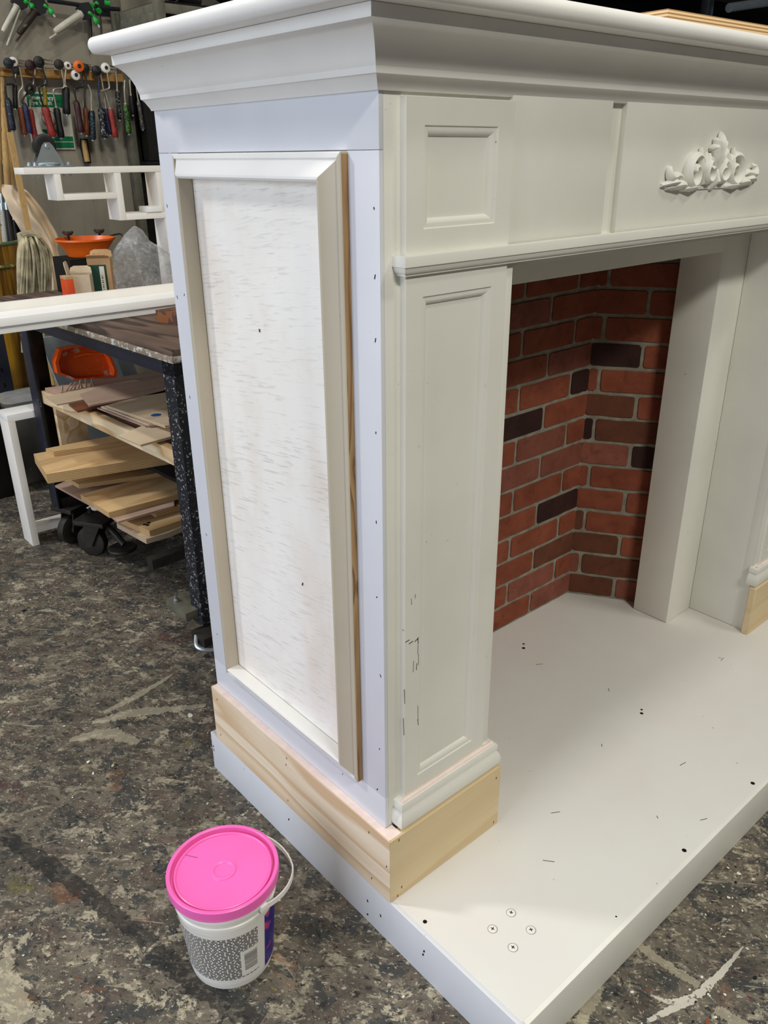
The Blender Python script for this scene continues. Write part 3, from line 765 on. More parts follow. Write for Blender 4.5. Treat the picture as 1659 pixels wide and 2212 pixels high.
for k in range(na):
    f = bm.faces.new([bm.verts.new(lab(k, 0)), bm.verts.new(lab(k+1, 0)), bm.verts.new(lab(k+1, 1)), bm.verts.new(lab(k, 1))])
    for lo, uvv in zip(f.loops, ((k/na, 0), ((k+1)/na, 0), ((k+1)/na, 1), (k/na, 1))): lo[uvl].uv = uvv
o = finish('label', bm, 'label', bk, smooth=False)
for p in o.data.polygons: p.use_smooth = True
# handle: strap hanging out to the right with lugs
pts = []
for k in range(25):
    a = R(-77.5+180*k/24); f = math.sin(math.pi*k/24)
    rr_ = .0845+.022*min(1, f*1.3)
    pts.append(bc+Vector((rr_*math.cos(a), rr_*math.sin(a), .160-.010*f)))
hs_ = Vector((math.cos(R(102.5)), math.sin(R(102.5)), 0))
bm = bmesh.new(); rings = []
for i, q in enumerate(pts):
    t_ = (pts[min(i+1, 24)]-pts[max(i-1, 0)]).normalized(); up = Vector((0, 0, 1)); nn = t_.cross(up).normalized()
    rings.append([q+up*.0045+nn*.0011, q+up*.0045-nn*.0011, q-up*.0045-nn*.0011, q-up*.0045+nn*.0011])
bm_loft(bm, rings, True)
hn = finish('handle', bm, 'bucket_white', bk)
for s in (-1, 1):
    c = bc+hs_*(.0815*s)+Vector((0, 0, .160)); bm = bmesh.new()
    bm_box(bm, c.x-.006, c.x+.006, c.y-.006, c.y+.006, c.z-.007, c.z+.006, .002)
    finish('lug', bm, 'bucket_white', hn)
# faint batch code on the lid
bm = bmesh.new()
for k in range(9):
    c = P(402+k*2.9, 1847+k*.65, 'z', .1805); bm_box(bm, c.x-.0006, c.x+.0006, c.y-.0006, c.y+.0006, .1800, .1804)
finish('batch_code', bm, 'black_plastic', bk, smooth=False)

# ------------------------------------------------------------------ steel trolley bench (local frame: x along its width, y along its length)
TA = R(2.6)
tr = thing('workbench_trolley', 'black steel workbench on castors with a stained layered timber top and laden shelves', 'workbench', (.205, .955, 0), TA)
TRM = ROOTM[tr.name]
def TL(p): return TRM.inverted() @ Vector(p)
LW, LD = .80, .895
def angle_leg(x, y, sx, sy, mat, z0=.135, z1=.757):
    bm = bmesh.new(); w_, t_ = .05, .006
    l = [(x, y), (x+sx*w_, y), (x+sx*w_, y+sy*t_), (x+sx*t_, y+sy*t_), (x+sx*t_, y+sy*w_), (x, y+sy*w_)]
    bm_prism(bm, [Vector((a, b, z0)) for a, b in l], [Vector((a, b, z1)) for a, b in l])
    return finish('leg', bm, mat, tr, local=True)
angle_leg(0, 0, 1, 1, 'leg_splashed', .06); angle_leg(LW, 0, -1, 1, 'leg_black'); angle_leg(LW, LD, -1, -1, 'leg_black')
bm = bmesh.new(); bm_box(bm, 0, .058, LD-.012, LD, .135, .757); bm_box(bm, 0, .008, LD-.05, LD, .135, .757)
finish('leg', bm, 'leg_black', tr, local=True)
box('leg_flange', -.006, .0, LD-.055, LD, .135, .757, 'leg_navy', tr, local=True)
for nm, a in (('top_rail', (0, .006, 0, LD, .720, .757)), ('top_rail', (LW-.006, LW, 0, LD, .720, .757)), ('top_rail', (0, LW, 0, .006, .720, .757)), ('top_rail', (0, LW, LD-.006, LD, .720, .757))):
    box(nm, *a, 'leg_navy', tr, local=True)
for k in range(2):
    box('top_layer', -.012+.004*k, LW+.02, -.02+.004*k, 1.055, .757+.015*k, .7717+.015*k, ['blue_splash_wood', 'brown_wood'][k], tr, bev=.0015, local=True)
# upper shelf: pine side rails, boards across; upright pine cheek near the far leg
for x in (0.008, LW-.03): box('shelf_rail', x, x+.022, .045, LD-.05, .487, .527, 'pine_pale', tr, local=True)
box('shelf_panel', .03, LW-.03, .03, LD-.03, .500, .512, 'ply_pink', tr, local=True)
pa = TL(P(100, 842, 'y', 1.80)); pb = TL(P(168, 842, 'y', 1.80))
box('shelf_cheek', pa.x+.004, pb.x, LD-.085, LD-.065, .30, .534, 'pine_pale', tr, local=True)
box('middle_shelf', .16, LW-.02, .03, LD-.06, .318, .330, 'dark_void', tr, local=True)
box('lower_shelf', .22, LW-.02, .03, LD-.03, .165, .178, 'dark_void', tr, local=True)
for x in (.22, LW-.03): box('lower_rail', x, x+.03, .02, LD-.02, .135, .165, 'dark_metal', tr, local=True)
for y in (.24, LD-.05): box('lower_rail', .0, LW, y, y+.03, .135, .165, 'dark_metal', tr, local=True)
def castor(x, y, rz, name='castor'):
    mm = Matrix.Translation(Vector((x, y, 0))) @ Matrix.Rotation(rz, 4, 'Z')
    bm = bmesh.new(); bm_box(bm, -.055, .055, -.045, .045, .120, .135, .002); bm.transform(mm)
    pl = finish('castor_plate', bm, 'dark_metal', tr, local=True)
    bm = bmesh.new()
    for s in (-1, 1):
        pr = [(-.03, .118), (.03, .118), (.042, .05), (.03, .035), (.012, .04)]
        bm_prism(bm, [Vector((a, s*.024, z)) for a, z in pr], [Vector((a, s*.028, z)) for a, z in pr])
    bm.transform(mm); finish('fork', bm, 'dark_metal', pl, local=True)
    bm = bmesh.new(); bm_lathe(bm, [(.0, -.02), (.012, -.021), (.014, -.016), (.040, -.016), (.0485, -.012), (.050, 0), (.0485, .012), (.040, .016), (.014, .016), (.012, .021), (.0, .02)], (.025, 0, .0503), 'y', 28); bm.transform(mm)
    finish('wheel', bm, 'dark_metal', pl, local=True)
    bm = bmesh.new(); bm_tube(bm, smoothpath([(-.02, -.02, .10), (-.05, -.01, .085), (-.09, 0, .05)], 4), .010, 8)
    bm_lathe(bm, [(0, .030), (.042, .031), (.046, .036), (.042, .040), (0, .042)], (-.082, 0, 0), 'z', 24); bm.transform(mm)
    finish('brake_pedal', bm, 'dark_metal', pl, local=True)
    for sx in (-.04, .04):
        bm = bmesh.new(); bm_lathe(bm, [(0, .134), (.008, .134), (.008, .141), (.004, .142), (.004, .150), (0, .150)], (sx, -.03, 0), 'z', 8); bm.transform(mm)
        finish('bolt', bm, 'dark_metal', pl, local=True)
castor(.050, LD-.035, R(200)); castor(.05, LD-.20, R(120)); castor(LW-.05, LD-.05, 0)
castor(LW-.05, .05, 0)
# near castor: bracket plates either side of the splashed leg
q = TL(P(412, 1282, 'z', .10))
bm = bmesh.new(); bm_box(bm, -.035, .09, .02, .12, .080, .104, .0015); pl = finish('castor_plate', bm, 'grey_rack', tr, local=True)
bm = bmesh.new(); bm_lathe(bm, [(0, .103), (.009, .103), (.009, .110), (.005, .111), (.005, .122), (0, .122)], (-.018, .095, 0), 'z', 10); finish('bolt', bm, 'steel', pl, local=True)
bm = bmesh.new(); bm_box(bm, -.03, .08, -.05, .012, .030, .056, .0015); finish('foot_plate', bm, 'dark_metal', pl, local=True)
bm = bmesh.new(); bm_tube(bm, smoothpath([(-.028, -.01, .05), (-.04, -.03, .03), (-.02, -.055, .022), (.01, -.06, .022)], 5), .006, 8); finish('brake_lever', bm, 'steel', pl, local=True)
bm = bmesh.new(); bm_lathe(bm, [(0, -.016), (.034, -.016), (.038, -.010), (.038, .010), (.034, .016), (0, .016)], (.06, .03, .0385), 'x', 24); finish('wheel', bm, 'black_plastic', pl, local=True)

# plank with a stained end lying on the near part of the bench top
c3 = lambda x, y: (x/3.456, 600+y/3.456)
zt_ = .7868
a = P(*c3(1300, 385), 'z', zt_+.001); 
sp_ = slab_poly('stained_plank', [P(*c3(1312, 262), 'z', zt_+.032), P(*c3(1160, 240), 'z', zt_+.032), P(*c3(1160, 240), 'z', zt_+.032)+Vector((.34, .05, 0)), P(*c3(1312, 262), 'z', zt_+.032)+Vector((.34, .0, 0))], .031,
                speckled('stained_plank_paint', srgb(150, 92, 48), srgb(84, 58, 48), .50, .6, 30))
solo(sp_, P(*c3(1300, 385), 'z', zt_), 'short orange brown stained plank end lying on the near corner of the workbench', 'plank')

# ---- offcut boards on the shelves, each its own thing (upper face corners, real thickness)
def offcut(name, pxs, z, th, mat, label, extra=None):
    pts = [P(*c3(*q), 'z', z) if len(q) == 2 else Vector(q) for q in pxs]
    o = slab_poly(name, pts, th, mat)
    return solo(o, pts[0]-Vector((0, 0, th)), label, 'board', 'board offcuts on the workbench shelves')
U0 = .5275
offcut('board_offcut', [(335, 822), (450, 852), (1300, 790), (1420, 650), (860, 748)], U0+.012, .011, 'ply_pink', 'pinkish plywood sheet at the back of the upper trolley shelf')
offcut('board_offcut', [(337, 888), (425, 948), (640, 905), (1200, 800), (1000, 760), (560, 842)], U0+.016, .0035, 'ply_pale', 'narrow pale plywood strip poking left out of the upper shelf')
offcut('board_offcut', [(595, 868), (665, 953), (1050, 885), (1400, 830), (1400, 740), (830, 792)], U0+.030, .004, 'ply_pink', 'thin rosy plywood sheet with a pointed left end on the upper shelf')
offcut('board_offcut', [(512, 940), (578, 992), (700, 965), (1000, 900), (900, 850)], U0+.0125, .006, plain('reddish_hardboard', srgb(120, 74, 50), .6), 'small reddish brown hardboard piece under the rosy sheet')
offcut('board_offcut', [(725, 968), (1085, 1106), (1250, 1090), (1420, 1000), (1300, 900)], U0+.017, .004, 'ply_pink', 'lowest thin sheet beneath the blue spotted board')
offcut('board_offcut', [(752, 958), (1108, 1096), (1260, 1080), (1430, 985), (1310, 885)], U0+.022, .004, 'card_pale', 'pale thin sheet directly beneath the blue spotted board')
ob = offcut('board_offcut', [(790, 952), (1232, 1105), (1330, 1085), (1480, 980), (1330, 835), (1250, 835)], U0+.030, .006, 'ply_pale', 'pale plywood sheet with a blue paint spot')
c = P(*c3(1165, 1024), 'z', U0+.0302)-ob.location
lathe('paint_spot', [(0, -.0003), (.013, -.0003), (.014, .0), (.012, .0006), (0, .0006)], c, plain('blue_spot', srgb(30, 90, 150), .5), ob, seg=14, local=True)
offcut('board_offcut', [(885, 1178), (1050, 1246), (1400, 1150), (1500, 1050), (1100, 1088)], U0+.012, .006, 'ply_pale', 'short pale plywood piece overhanging the pine rail')
M0 = .3305
offcut('board_offcut', [(340, 1275), (400, 1300), (1100, 1200), (1300, 1130), (1000, 1130), (905, 1165)], M0+.045, .014, 'ply', 'golden plywood strip lying behind the thick golden board')
offcut('board_offcut', [(250, 1315), (345, 1467), (1260, 1325), (1500, 1270), (1250, 1140), (900, 1195)], M0+.030, .0285, 'ply', 'thick golden plywood board sticking out furthest left on the middle shelf')
L0 = .1785
offcut('board_offcut', [(480, 1480), (585, 1540), (1100, 1470), (1450, 1400), (1300, 1290)], L0+.095, .014, 'ply', 'dark golden board in shade under the thick golden board')
offcut('board_offcut', [(410, 1550), (820, 1772), (880, 1820), (1300, 1700), (1300, 1450), (520, 1505)], L0+.062, .006, 'ply_pink', 'grey pink plywood sheet below the knotty board')
offcut('board_offcut', [(600, 1618), (812, 1752), (1400, 1595), (1650, 1500), (1500, 1380), (1380, 1415)], L0+.080, .017, 'ply', 'golden plywood board with a knot overlapping the grey pink sheet')
offcut('board_offcut', [(1090, 1715), (1160, 1752), (1410, 1680), (1600, 1600), (1420, 1610)], L0+.052, .016, 'ply', 'stub of a brown edged board under the knotty board')
ob = offcut('board_offcut', [(890, 1795), (1115, 1890), (1425, 1785), (1650, 1700), (1500, 1600), (1000, 1725)], L0+.034, .016, 'ply', 'golden plywood board with three dark holes at the bottom of the pile')
for q in ((1110, 1830), (1080, 1842), (1102, 1846)):
    c = P(*c3(*q), 'z', L0+.0342)-ob.location
    lathe('drilled_hole', [(0, -.0003), (.006, -.0003), (.006, .0002), (0, .0002)], c, 'hole', ob, seg=12, local=True)
offcut('board_offcut', [(870, 1832), (1090, 1952), (1250, 1905), (1650, 1740), (1400, 1650)], L0+.016, .015, 'ply_pale', 'lowest pale board of the bottom shelf pile')

# orange paint tray standing on the upper shelf
ot = thing('paint_tray', 'dusty orange plastic paint tray standing upright at the back of the upper shelf', 'paint tray', P(200, 815, 'y', 1.74)*1.0)
yt = 1.74
tp = [P(*c3(*q), 'y', yt) for q in ((430, 640), (470, 545), (560, 525), (745, 508), (790, 545), (850, 600), (882, 700), (870, 745), (560, 770), (440, 720))]
zb = U0+.013
tp = [Vector((p.x, p.y+.25*(p.z-zb), max(p.z, zb))) for p in tp]
bm = bmesh.new(); bk_ = Vector((0, .022, .0)); cen = sum(tp, Vector())/len(tp)
r1 = tp; r2 = [p+(cen-p)*.10 for p in tp]; r3 = [p+(cen-p)*.16+bk_ for p in tp]
bm_loft(bm, [[p+bk_*1.3 for p in r1], r1, r2, r3], False)
bm.faces.new([bm.verts.new(p) for p in r3])
finish('tray_shell', bm, 'orange_splashed', ot)
for k in range(3):
    a = P(*c3(650, 688+k*22), 'y', yt+.03); b = P(*c3(795, 682+k*22), 'y', yt+.03)
    tube('rib', [a, b], .003, 'orange', ot, 6)
tube('rib', [P(*c3(560, 590), 'y', yt+.035), P(*c3(640, 570), 'y', yt+.035), P(*c3(760, 572), 'y', yt+.035)], .004, 'orange', ot, 6)
# torn black and white packaging in front of it
bm = bmesh.new(); rn = random.Random(9)
for k in range(9):
    a = P(*c3(440+k*32, 735+k*5), 'y', 1.69); a.z = zb+.0; b = a+Vector((rn.uniform(-.01, .02), rn.uniform(-.01, .01), .018+.01*rn.random())); s = Vector((.006, .002, 0))
    bm_prism(bm, [a, a+s, a+s+Vector((0, .002, 0)), a+Vector((0, .002, 0))], [b, b+s*.6, b+s*.6+Vector((0, .002, 0)), b+Vector((0, .002, 0))])
o = finish('packing_strip', bm, 'card_pale', smooth=False)
solo(o, P(*c3(440, 760), 'y', 1.69), 'torn pale packing strips in front of the orange tray', 'packaging')

# ------------------------------------------------------------------ white shelf unit lying across the bench top
wy = 1.375
wsu = thing('white_shelf_unit', 'long white painted shelf lying across the workbench top', 'shelf', (.2, wy, zt_), R(-.6))
x0, x1 = -.12, 1.05
def yl(z0, z1, ya, yb, nm, m, bev=.0015): return box(nm, x0, x1, ya, yb, z0, z1, m, wsu, bev)
yl(zt_+.0005, zt_+.020, wy+.012, wy+.10, 'under_board', 'bench_white')
yl(zt_+.020, zt_+.040, wy, wy+.10, 'shelf_board', 'bench_white')
yl(zt_+.0005, zt_+.060, wy+.10, wy+.12, 'back_board', 'frame_white')

# ------------------------------------------------------------------ stepped white timber frame with a castor on top
zy = 1.70; zd = .075
zz = thing('stepped_timber_frame', 'white stepped timber frame standing upside down on the bench with a castor on top', 'frame', (P(300, 600, 'y', zy).x, zy, zt_))
def zx(px, py): return P(px, py, 'y', zy)
def member(name, xa, xb, za, zb_): return box(name, xa, xb, zy, zy+zd, za, zb_, 'frame_white', zz, .0008)
zA = zx(150, 361).z; zA2 = zx(150, 375).z
xA = zx(51, 370).x
xE = zx(360, 365).x+.16
member('rail', xA, xE, zA2, zA)
z2a, z2b = zx(190, 431).z, zx(190, 418).z
z3a, z3b = zx(300, 474).z, zx(300, 460).z
x1a, x1b = zx(120, 400).x, zx(134, 400).x
x2a, x2b = zx(251, 410).x, zx(265, 410).x
x3a, x3b = zx(341, 410).x, zx(355, 410).x
member('post', x1a, x1b, z2a, zA2-.0004); member('rail', x1b+.0004, x2a-.0004, z2a, z2b)
member('post', x2a, x2b, z3a, zA2-.0004); member('rail', x2b+.0004, xE, z3a, z3b)
member('post', x3a, x3b, z3b+.0004, zA2-.0004)
member('post', zx(360, 500).x, zx(374, 500).x, zt_+.0008, z3a-.0004); member('post', xE-.02, xE, zt_+.0008, z3a-.0004); member('rail', zx(374, 500).x+.0004, xE-.0204, zt_+.0008, zt_+.02)
bxo = box('timber_block', zx(316, 450).x, zx(316, 450).x+.05, zy-.004, zy+.05, z3b+.0005, z3b+.0165, 'bench_white', None, .001)
solo(bxo, (zx(330, 450).x, zy+.02, z3b+.0005), 'small white timber block resting on the stepped frame', 'block')
# castor screwed to the frame, wheel up
cc = P(108, 352, 'y', zy+.03)
cz = zA
ctop = box('castor_plate', cc.x-.058, cc.x+.058, zy+.002, zy+.072, cz+.0002, cz+.004, 'steel', zz, .0005)
cxm = cc.x-.006; cy_ = zy+.037
wz = P(105, 318, 'y', cy_).z
bm = bmesh.new()
for s in (-1, 1):
    pr = [(-.030, cz+.006), (.036, cz+.006), (.040, cz+.012), (.018, wz+.004), (.010, wz+.012), (-.004, wz+.012), (-.012, wz+.004), (-.034, cz+.012)]
    bm_prism(bm, [Vector((cxm+a, cy_+s*.0145-.0015, z)) for a, z in pr], [Vector((cxm+a, cy_+s*.0145+.0015, z)) for a, z in pr])
finish('fork', bm, 'steel', ctop)
bm = bmesh.new(); bm_lathe(bm, [(0, cz+.004), (.034, cz+.004), (.036, cz+.008), (.030, cz+.012), (0, cz+.012)], (cxm, cy_, 0), 'z', 24); finish('swivel_ring', bm, 'steel', ctop)
bm = bmesh.new(); bm_lathe(bm, [(0, -.010), (.011, -.011), (.012, -.009), (.024, -.011), (.0300, -.009), (.0315, 0), (.0300, .009), (.024, .011), (.012, .009), (.011, .011), (0, .010)], (cxm, cy_, wz+.002), 'y', 32); finish('wheel', bm, 'black_plastic', ctop)
bm = bmesh.new(); bm_lathe(bm, [(0, -.021), (.005, -.021), (.007, -.018), (.007, .018), (.005, .021), (0, .021)], (cxm+.002, cy_, wz+.002), 'y', 12); finish('axle', bm, 'steel', ctop)
for sx in (-.046, .046):
    for sy in (-.024, .024):
        bm = bmesh.new(); bm_lathe(bm, [(0, cz+.0035), (.0065, cz+.0035), (.0065, cz+.009), (.004, cz+.0095), (.004, cz+.013), (0, cz+.013)], (cc.x+sx, zy+.037+sy, 0), 'z', 6); finish('bolt', bm, 'steel', ctop)
        tube('bolt_tail', [(cc.x+sx, zy+.037+sy, zA2-.008), (cc.x+sx, zy+.037+sy, zA2+.001)], .003, 'steel', ctop, 6)

# ------------------------------------------------------------------ things on the bench behind the white shelf
def carton(name, pa, pb, y, depth, ztop, mat, label, flaps=(), rz=0.0):
    a = P(pa, 600, 'y', y).x; b = P(pb, 600, 'y', y).x; w_ = b-a; h = ztop-zt_
    t = thing(name, label, 'box', ((a+b)/2, y+depth/2, zt_+.0006), rz)
    bm = bmesh.new(); k = .0022
    for (xa, xb, ya, yb) in ((-w_/2, w_/2, -depth/2, -depth/2+k), (-w_/2, w_/2, depth/2-k, depth/2), (-w_/2, -w_/2+k, -depth/2+k, depth/2-k), (w_/2-k, w_/2, -depth/2+k, depth/2-k)):
        bm_box(bm, xa, xb, ya, yb, 0, h)
    bm_box(bm, -w_/2, w_/2, -depth/2, depth/2, 0, k)
    finish('carton_body', bm, mat, t, local=True, smooth=False)
    for side_, ang, ln in flaps:
        bm = bmesh.new(); hw = w_/2 if side_ in 'fb' else depth/2
        pr = [(-hw, 0), (hw, 0), (hw*.92, ln*.75), (hw*.6, ln), (-hw*.6, ln), (-hw*.92, ln*.75)]
        bm_prism(bm, [Vector((p, 0, q)) for p, q in pr], [Vector((p, .0018, q)) for p, q in pr])
        if side_ == 'f': m = Matrix.Translation((0, -depth/2, h)) @ Matrix.Rotation(R(ang), 4, 'X')
        elif side_ == 'b': m = Matrix.Translation((0, depth/2-.0018, h)) @ Matrix.Rotation(R(-ang), 4, 'X')
        elif side_ == 'l': m = Matrix.Translation((-w_/2, 0, h)) @ Matrix.Rotation(R(-90), 4, 'Z') @ Matrix.Rotation(R(ang), 4, 'X')
        else: m = Matrix.Translation((w_/2, 0, h)) @ Matrix.Rotation(R(90), 4, 'Z') @ Matrix.Rotation(R(ang), 4, 'X')
        bm.transform(m); finish('flap', bm, mat, t, local=True, smooth=False)
    return t, w_, depth, h
t, w_, d_, h_ = carton('cardboard_carton', 158, 204, 1.565, .055, P(180, 592, 'y', 1.585).z, 'card_pale', 'pale open carton with a raised flap beside the small orange box', (('l', 10, .034), ('b', 25, .02)), R(-30))
t, w_, d_, h_ = carton('cardboard_carton', 206, 252, 1.60, .055, P(220, 558, 'y', 1.60).z, 'card', 'brown carton with a green label next to the clear plastic bag', (('l', -60, .02), ('b', 35, .022), ('f', 60, .02)), R(-32))
bm = bmesh.new(); bm_box(bm, -w_/2+.001, w_/2-.012, -d_/2-.0008, -d_/2, .035, h_-.018)
lb = finish('label', bm, plain('dark_green_print', srgb(16, 58, 44), .5), t, local=True, smooth=False); lb['label'] = 'dark green label with a white barcode patch'
bm = bmesh.new(); bm_box(bm, .0, w_/2-.018, -d_/2-.0014, -d_/2-.0008, .040, h_-.022); finish('barcode_patch', bm, 'sign_white', lb, local=True, smooth=False)
bm = bmesh.new()
for k in range(7): bm_box(bm, .004, w_/2-.024, -d_/2-.0018, -d_/2-.0014, .046+k*.0062, .046+k*.0062+(.0032 if k % 2 else .0018))
finish('barcode_bars', bm, 'black_plastic', lb, local=True, smooth=False)
a = P(141, 600, 'y', 1.56).x; b = P(158, 600, 'y', 1.56).x; zc = P(150, 598, 'y', 1.56).z
t = thing('small_box', 'small orange box with a tan top behind the white shelf', 'box', ((a+b)/2, 1.575, zt_+.0006))
box('box_body', a, b, 1.56, 1.60, zt_+.0006, zc-.008, plain('orange_card', srgb(206, 72, 24), .6), t, .001)
box('box_top', a, b, 1.56, 1.60, zc-.0078, zc+.001, 'card', t, .001)

# dark crate carrying the orange bowl
by = 1.86
zbw = P(183, 557, 'y', by).z
xl_, xr_ = P(150, 560, 'y', by).x, P(222, 560, 'y', by).x
t = thing('tool_crate', 'dark brown crate under the orange bowl', 'crate', ((xl_+xr_)/2, by+.05, zt_+.0006))
for k in range(3):
    z0 = zt_+.0006+k*(zbw-zt_-.002)/3
    box('crate_slat', xl_, xr_, by-.02, by-.012, z0+.001, z0+(zbw-zt_-.002)/3-.003, 'dark_void', t, .001)
    box('crate_slat', xl_, xr_, by+.112, by+.12, z0+.001, z0+(zbw-zt_-.002)/3-.003, 'dark_void', t, .001)
for xx in (xl_-.008, xr_): box('crate_end', xx, xx+.008, by-.02, by+.12, zt_+.0006, zbw-.004, 'dark_void', t, .001)
box('crate_lid', xl_-.008, xr_+.008, by-.02, by+.12, zbw-.0038, zbw-.0006, 'dark_void', t, .001)
cb = P(183, 512, 'y', by+.05); rb2 = (P(245, 513, 'y', by+.05).x-P(122, 513, 'y', by+.05).x)/2
zr = P(183, 520, 'y', by+.05-rb2).z
bowl = thing('orange_bowl', 'wide shallow orange plastic bowl with two dark wing nuts on its rim', 'bowl', (cb.x, by+.05, zbw))
hh = zr-zbw
lathe('bowl_shell', [(0, 0), (rb2*.62, 0), (rb2*.66, .004), (rb2*.70, hh*.3), (rb2*.95, hh*.86), (rb2*1.0, hh*.90), (rb2*1.0, hh), (rb2*.96, hh), (rb2*.90, hh*.86), (rb2*.64, hh*.3), (rb2*.58, .008), (0, .008)], (0, 0, 0), 'orange', bowl, seg=48, local=True)
for px in (147, 215):
    q = P(px, 506, 'y', by+.05+rb2*.75) - Vector((cb.x, by+.05, zbw))
    bm = bmesh.new(); bm_lathe(bm, [(0, hh*.5), (.004, hh*.5), (.004, hh+.006), (.008, hh+.008), (.008, hh+.014), (.004, hh+.016), (0, hh+.018)], (q.x, q.y, 0), 'z', 10)
    for s in (-1, 1): bm_tube(bm, [(q.x, q.y, hh+.010), (q.x+s*.010, q.y-s*.004, hh+.013), (q.x+s*.014, q.y-s*.006, hh+.017)], [.006, .006, .004], 6)
    bm_lathe(bm, [(0, hh+.004), (.012, hh+.006), (.013, hh+.012), (.008, hh+.016), (0, hh+.016)], (q.x, q.y, 0), 'z', 12)
    finish('wing_nut', bm, plain('rusty_brown', srgb(58, 44, 34), .7), bowl, local=True)
pts = smoothpath([P(236, 510, 'y', by+.1), P(262, 506, 'y', by+.1), P(264, 528, 'y', by+.08), P(252, 548, 'y', by+.06), P(238, 552, 'y', by+.05)], 5)
o = tube('wire_hook', pts, .0025, 'black_plastic'); solo(o, pts[-1], 'black bent wire handle between the orange bowl and the plastic bag', 'wire')

# clear plastic bag
def bag():
    y = 1.615; bm = bmesh.new(); prof = [(242, 612, .06), (246, 575, .075), (262, 540, .085), (285, 508, .085), (302, 498, .08), (318, 506, .085), (338, 530, .10), (362, 542, .115), (385, 556, .12), (420, 590, .12), (440, 612, .10)]
    pts = [(P(px, py, 'y', y), dp) for px, py, dp in prof]; nseg = 40; rings = []
    xs0, xs1 = pts[0][0].x, pts[-1][0].x
    n = 46
    for i in range(n+1):
        x = xs0+(xs1-xs0)*i/n
        for (a, da), (b, db) in zip(pts, pts[1:]):
            if a.x <= x <= b.x+1e-9: f = (x-a.x)/(b.x-a.x); zt2 = a.z+(b.z-a.z)*f; dp = da+(db-da)*f; break
        hgt = max(zt2-zt_, .006); ring = []
        for k in range(nseg):
            a = math.pi*2*k/nseg; cy = math.cos(a); sz = math.sin(a)
            yy = y+dp*.36+dp*.36*math.copysign(abs(cy)**.8, cy)*(1 if sz > -.2 else .9); z = zt_+.004+hgt*max(0, .5+.5*math.copysign(abs(sz)**.7, sz))
            v = Vector((x, yy, z)); nz = mnoise.noise(v*26)+.6*mnoise.noise(v*55+Vector((3, 1, 0)))
            rg = abs(mnoise.noise(Vector((v.x*20+v.z*14, v.y*18, v.z*6))))
            amt = .016*min(1, (z-zt_)/.03)
            ring.append(v+Vector((.3*nz, -(cy and -cy)*nz+0, .25*nz))*amt*.9+Vector((0, cy*.9, sz*.4))*(rg*amt*1.3))
        rings.append(ring)
    bm_loft(bm, rings, True)
    for v in bm.verts: v.co.z = max(v.co.z, zt_+.0008)
    o = finish('plastic_bag', bm, 'bag', angle=60)
    solo(o, (P(320, 600, 'y', y).x, y+.06, zt_), 'crumpled clear plastic bag standing against the stepped frame', 'bag')
t = NT('clear_polythene', .16, .6); t.color((.94, .94, .95, 1)); t.b.inputs['Alpha'].default_value = .50
v = t.coord(); t.bump(t.noise(v, 38, 5, .65, 2.2), 1.0, .02); MAT['bag'] = t.m
vo = t.n('ShaderNodeTexVoronoi', _feature='DISTANCE_TO_EDGE', Vector=t.n('ShaderNodeVectorMath', _operation='MULTIPLY_ADD', i0=t.n('ShaderNodeTexNoise', Vector=v, Scale=20.0, Detail=2.0).outputs[1], i1=(.05, .05, .05), i2=t.coord(scale=(1, 1, .45), rot=(0, R(35), 0))).outputs[0], Scale=13.0)
fr_ = t.n('ShaderNodeLayerWeight', Blend=.3)
al = t.math('ADD', t.ramp(fr_.outputs[1], [(0, .22), (.5, .36), (1, .8)]), t.ramp(vo.outputs[0], [(.0, .20), (.06, .05), (.3, .0)]), True)
t.link(al, t.b.inputs['Alpha'])
bag()

# ------------------------------------------------------------------ white box frame and grey tub standing on the floor at the left
pf = P(72, 1181, 'z', 0); X0 = pf.x; Y0 = pf.y
zt3 = P(20, 897, 'y', Y0).z
wbx = thing('white_box_frame', 'white painted box frame standing on the floor left of the trolley', 'frame', (X0, Y0, 0))
dpt = .085
box('post', X0, X0+.022, Y0, Y0+dpt, .0005, zt3-.0222, 'frame_white', wbx, .001)
box('rail', X0, X0+.42, Y0, Y0+dpt, zt3-.022, zt3, 'bench_white', wbx, .001)
box('rail', X0+.0224, X0+.3976, Y0+.03, Y0+dpt, .03, .052, 'bench_white', wbx, .001)
box('post', X0+.398, X0+.42, Y0, Y0+dpt, .0005, zt3-.0222, 'frame_white', wbx, .001)
gy = 2.44
ga = P(14, 862, 'y', gy); gb = P(140, 862, 'y', gy); gz = P(50, 862, 'y', gy).z
gt = thing('grey_tub', 'scuffed grey plastic tub with a pale lid behind the white box frame', 'tub', ((ga.x+gb.x)/2, gy+.09, 0))
w2 = (gb.x-ga.x)/2
MAT['tub_grey'] = speckled('scuffed_grey_tub', srgb(128, 128, 126), srgb(196, 196, 190), .66, .5, 24)
def rrect(hw, hd_, r, z, n=5):
    out = []
    for cx_, cy2, a0 in ((hw-r, hd_-r, 0), (-hw+r, hd_-r, 90), (-hw+r, -hd_+r, 180), (hw-r, -hd_+r, 270)):
        for k in range(n+1): out.append(Vector((cx_+r*math.cos(R(a0+90*k/n)), cy2+r*math.sin(R(a0+90*k/n)), z)))
    return out
bm = bmesh.new(); bm_loft(bm, [rrect(w2*.94, .075, .03, .0005), rrect(w2, .082, .03, gz-.03)], True); finish('tub_body', bm, 'tub_grey', gt, local=True)
bm = bmesh.new(); bm_loft(bm, [rrect(w2+.008, .088, .035, gz-.0298), rrect(w2+.010, .090, .035, gz-.012), rrect(w2-.01, .075, .035, gz), rrect(w2-.03, .055, .03, gz+.004)], True); finish('lid', bm, 'grey_plastic', gt, local=True)

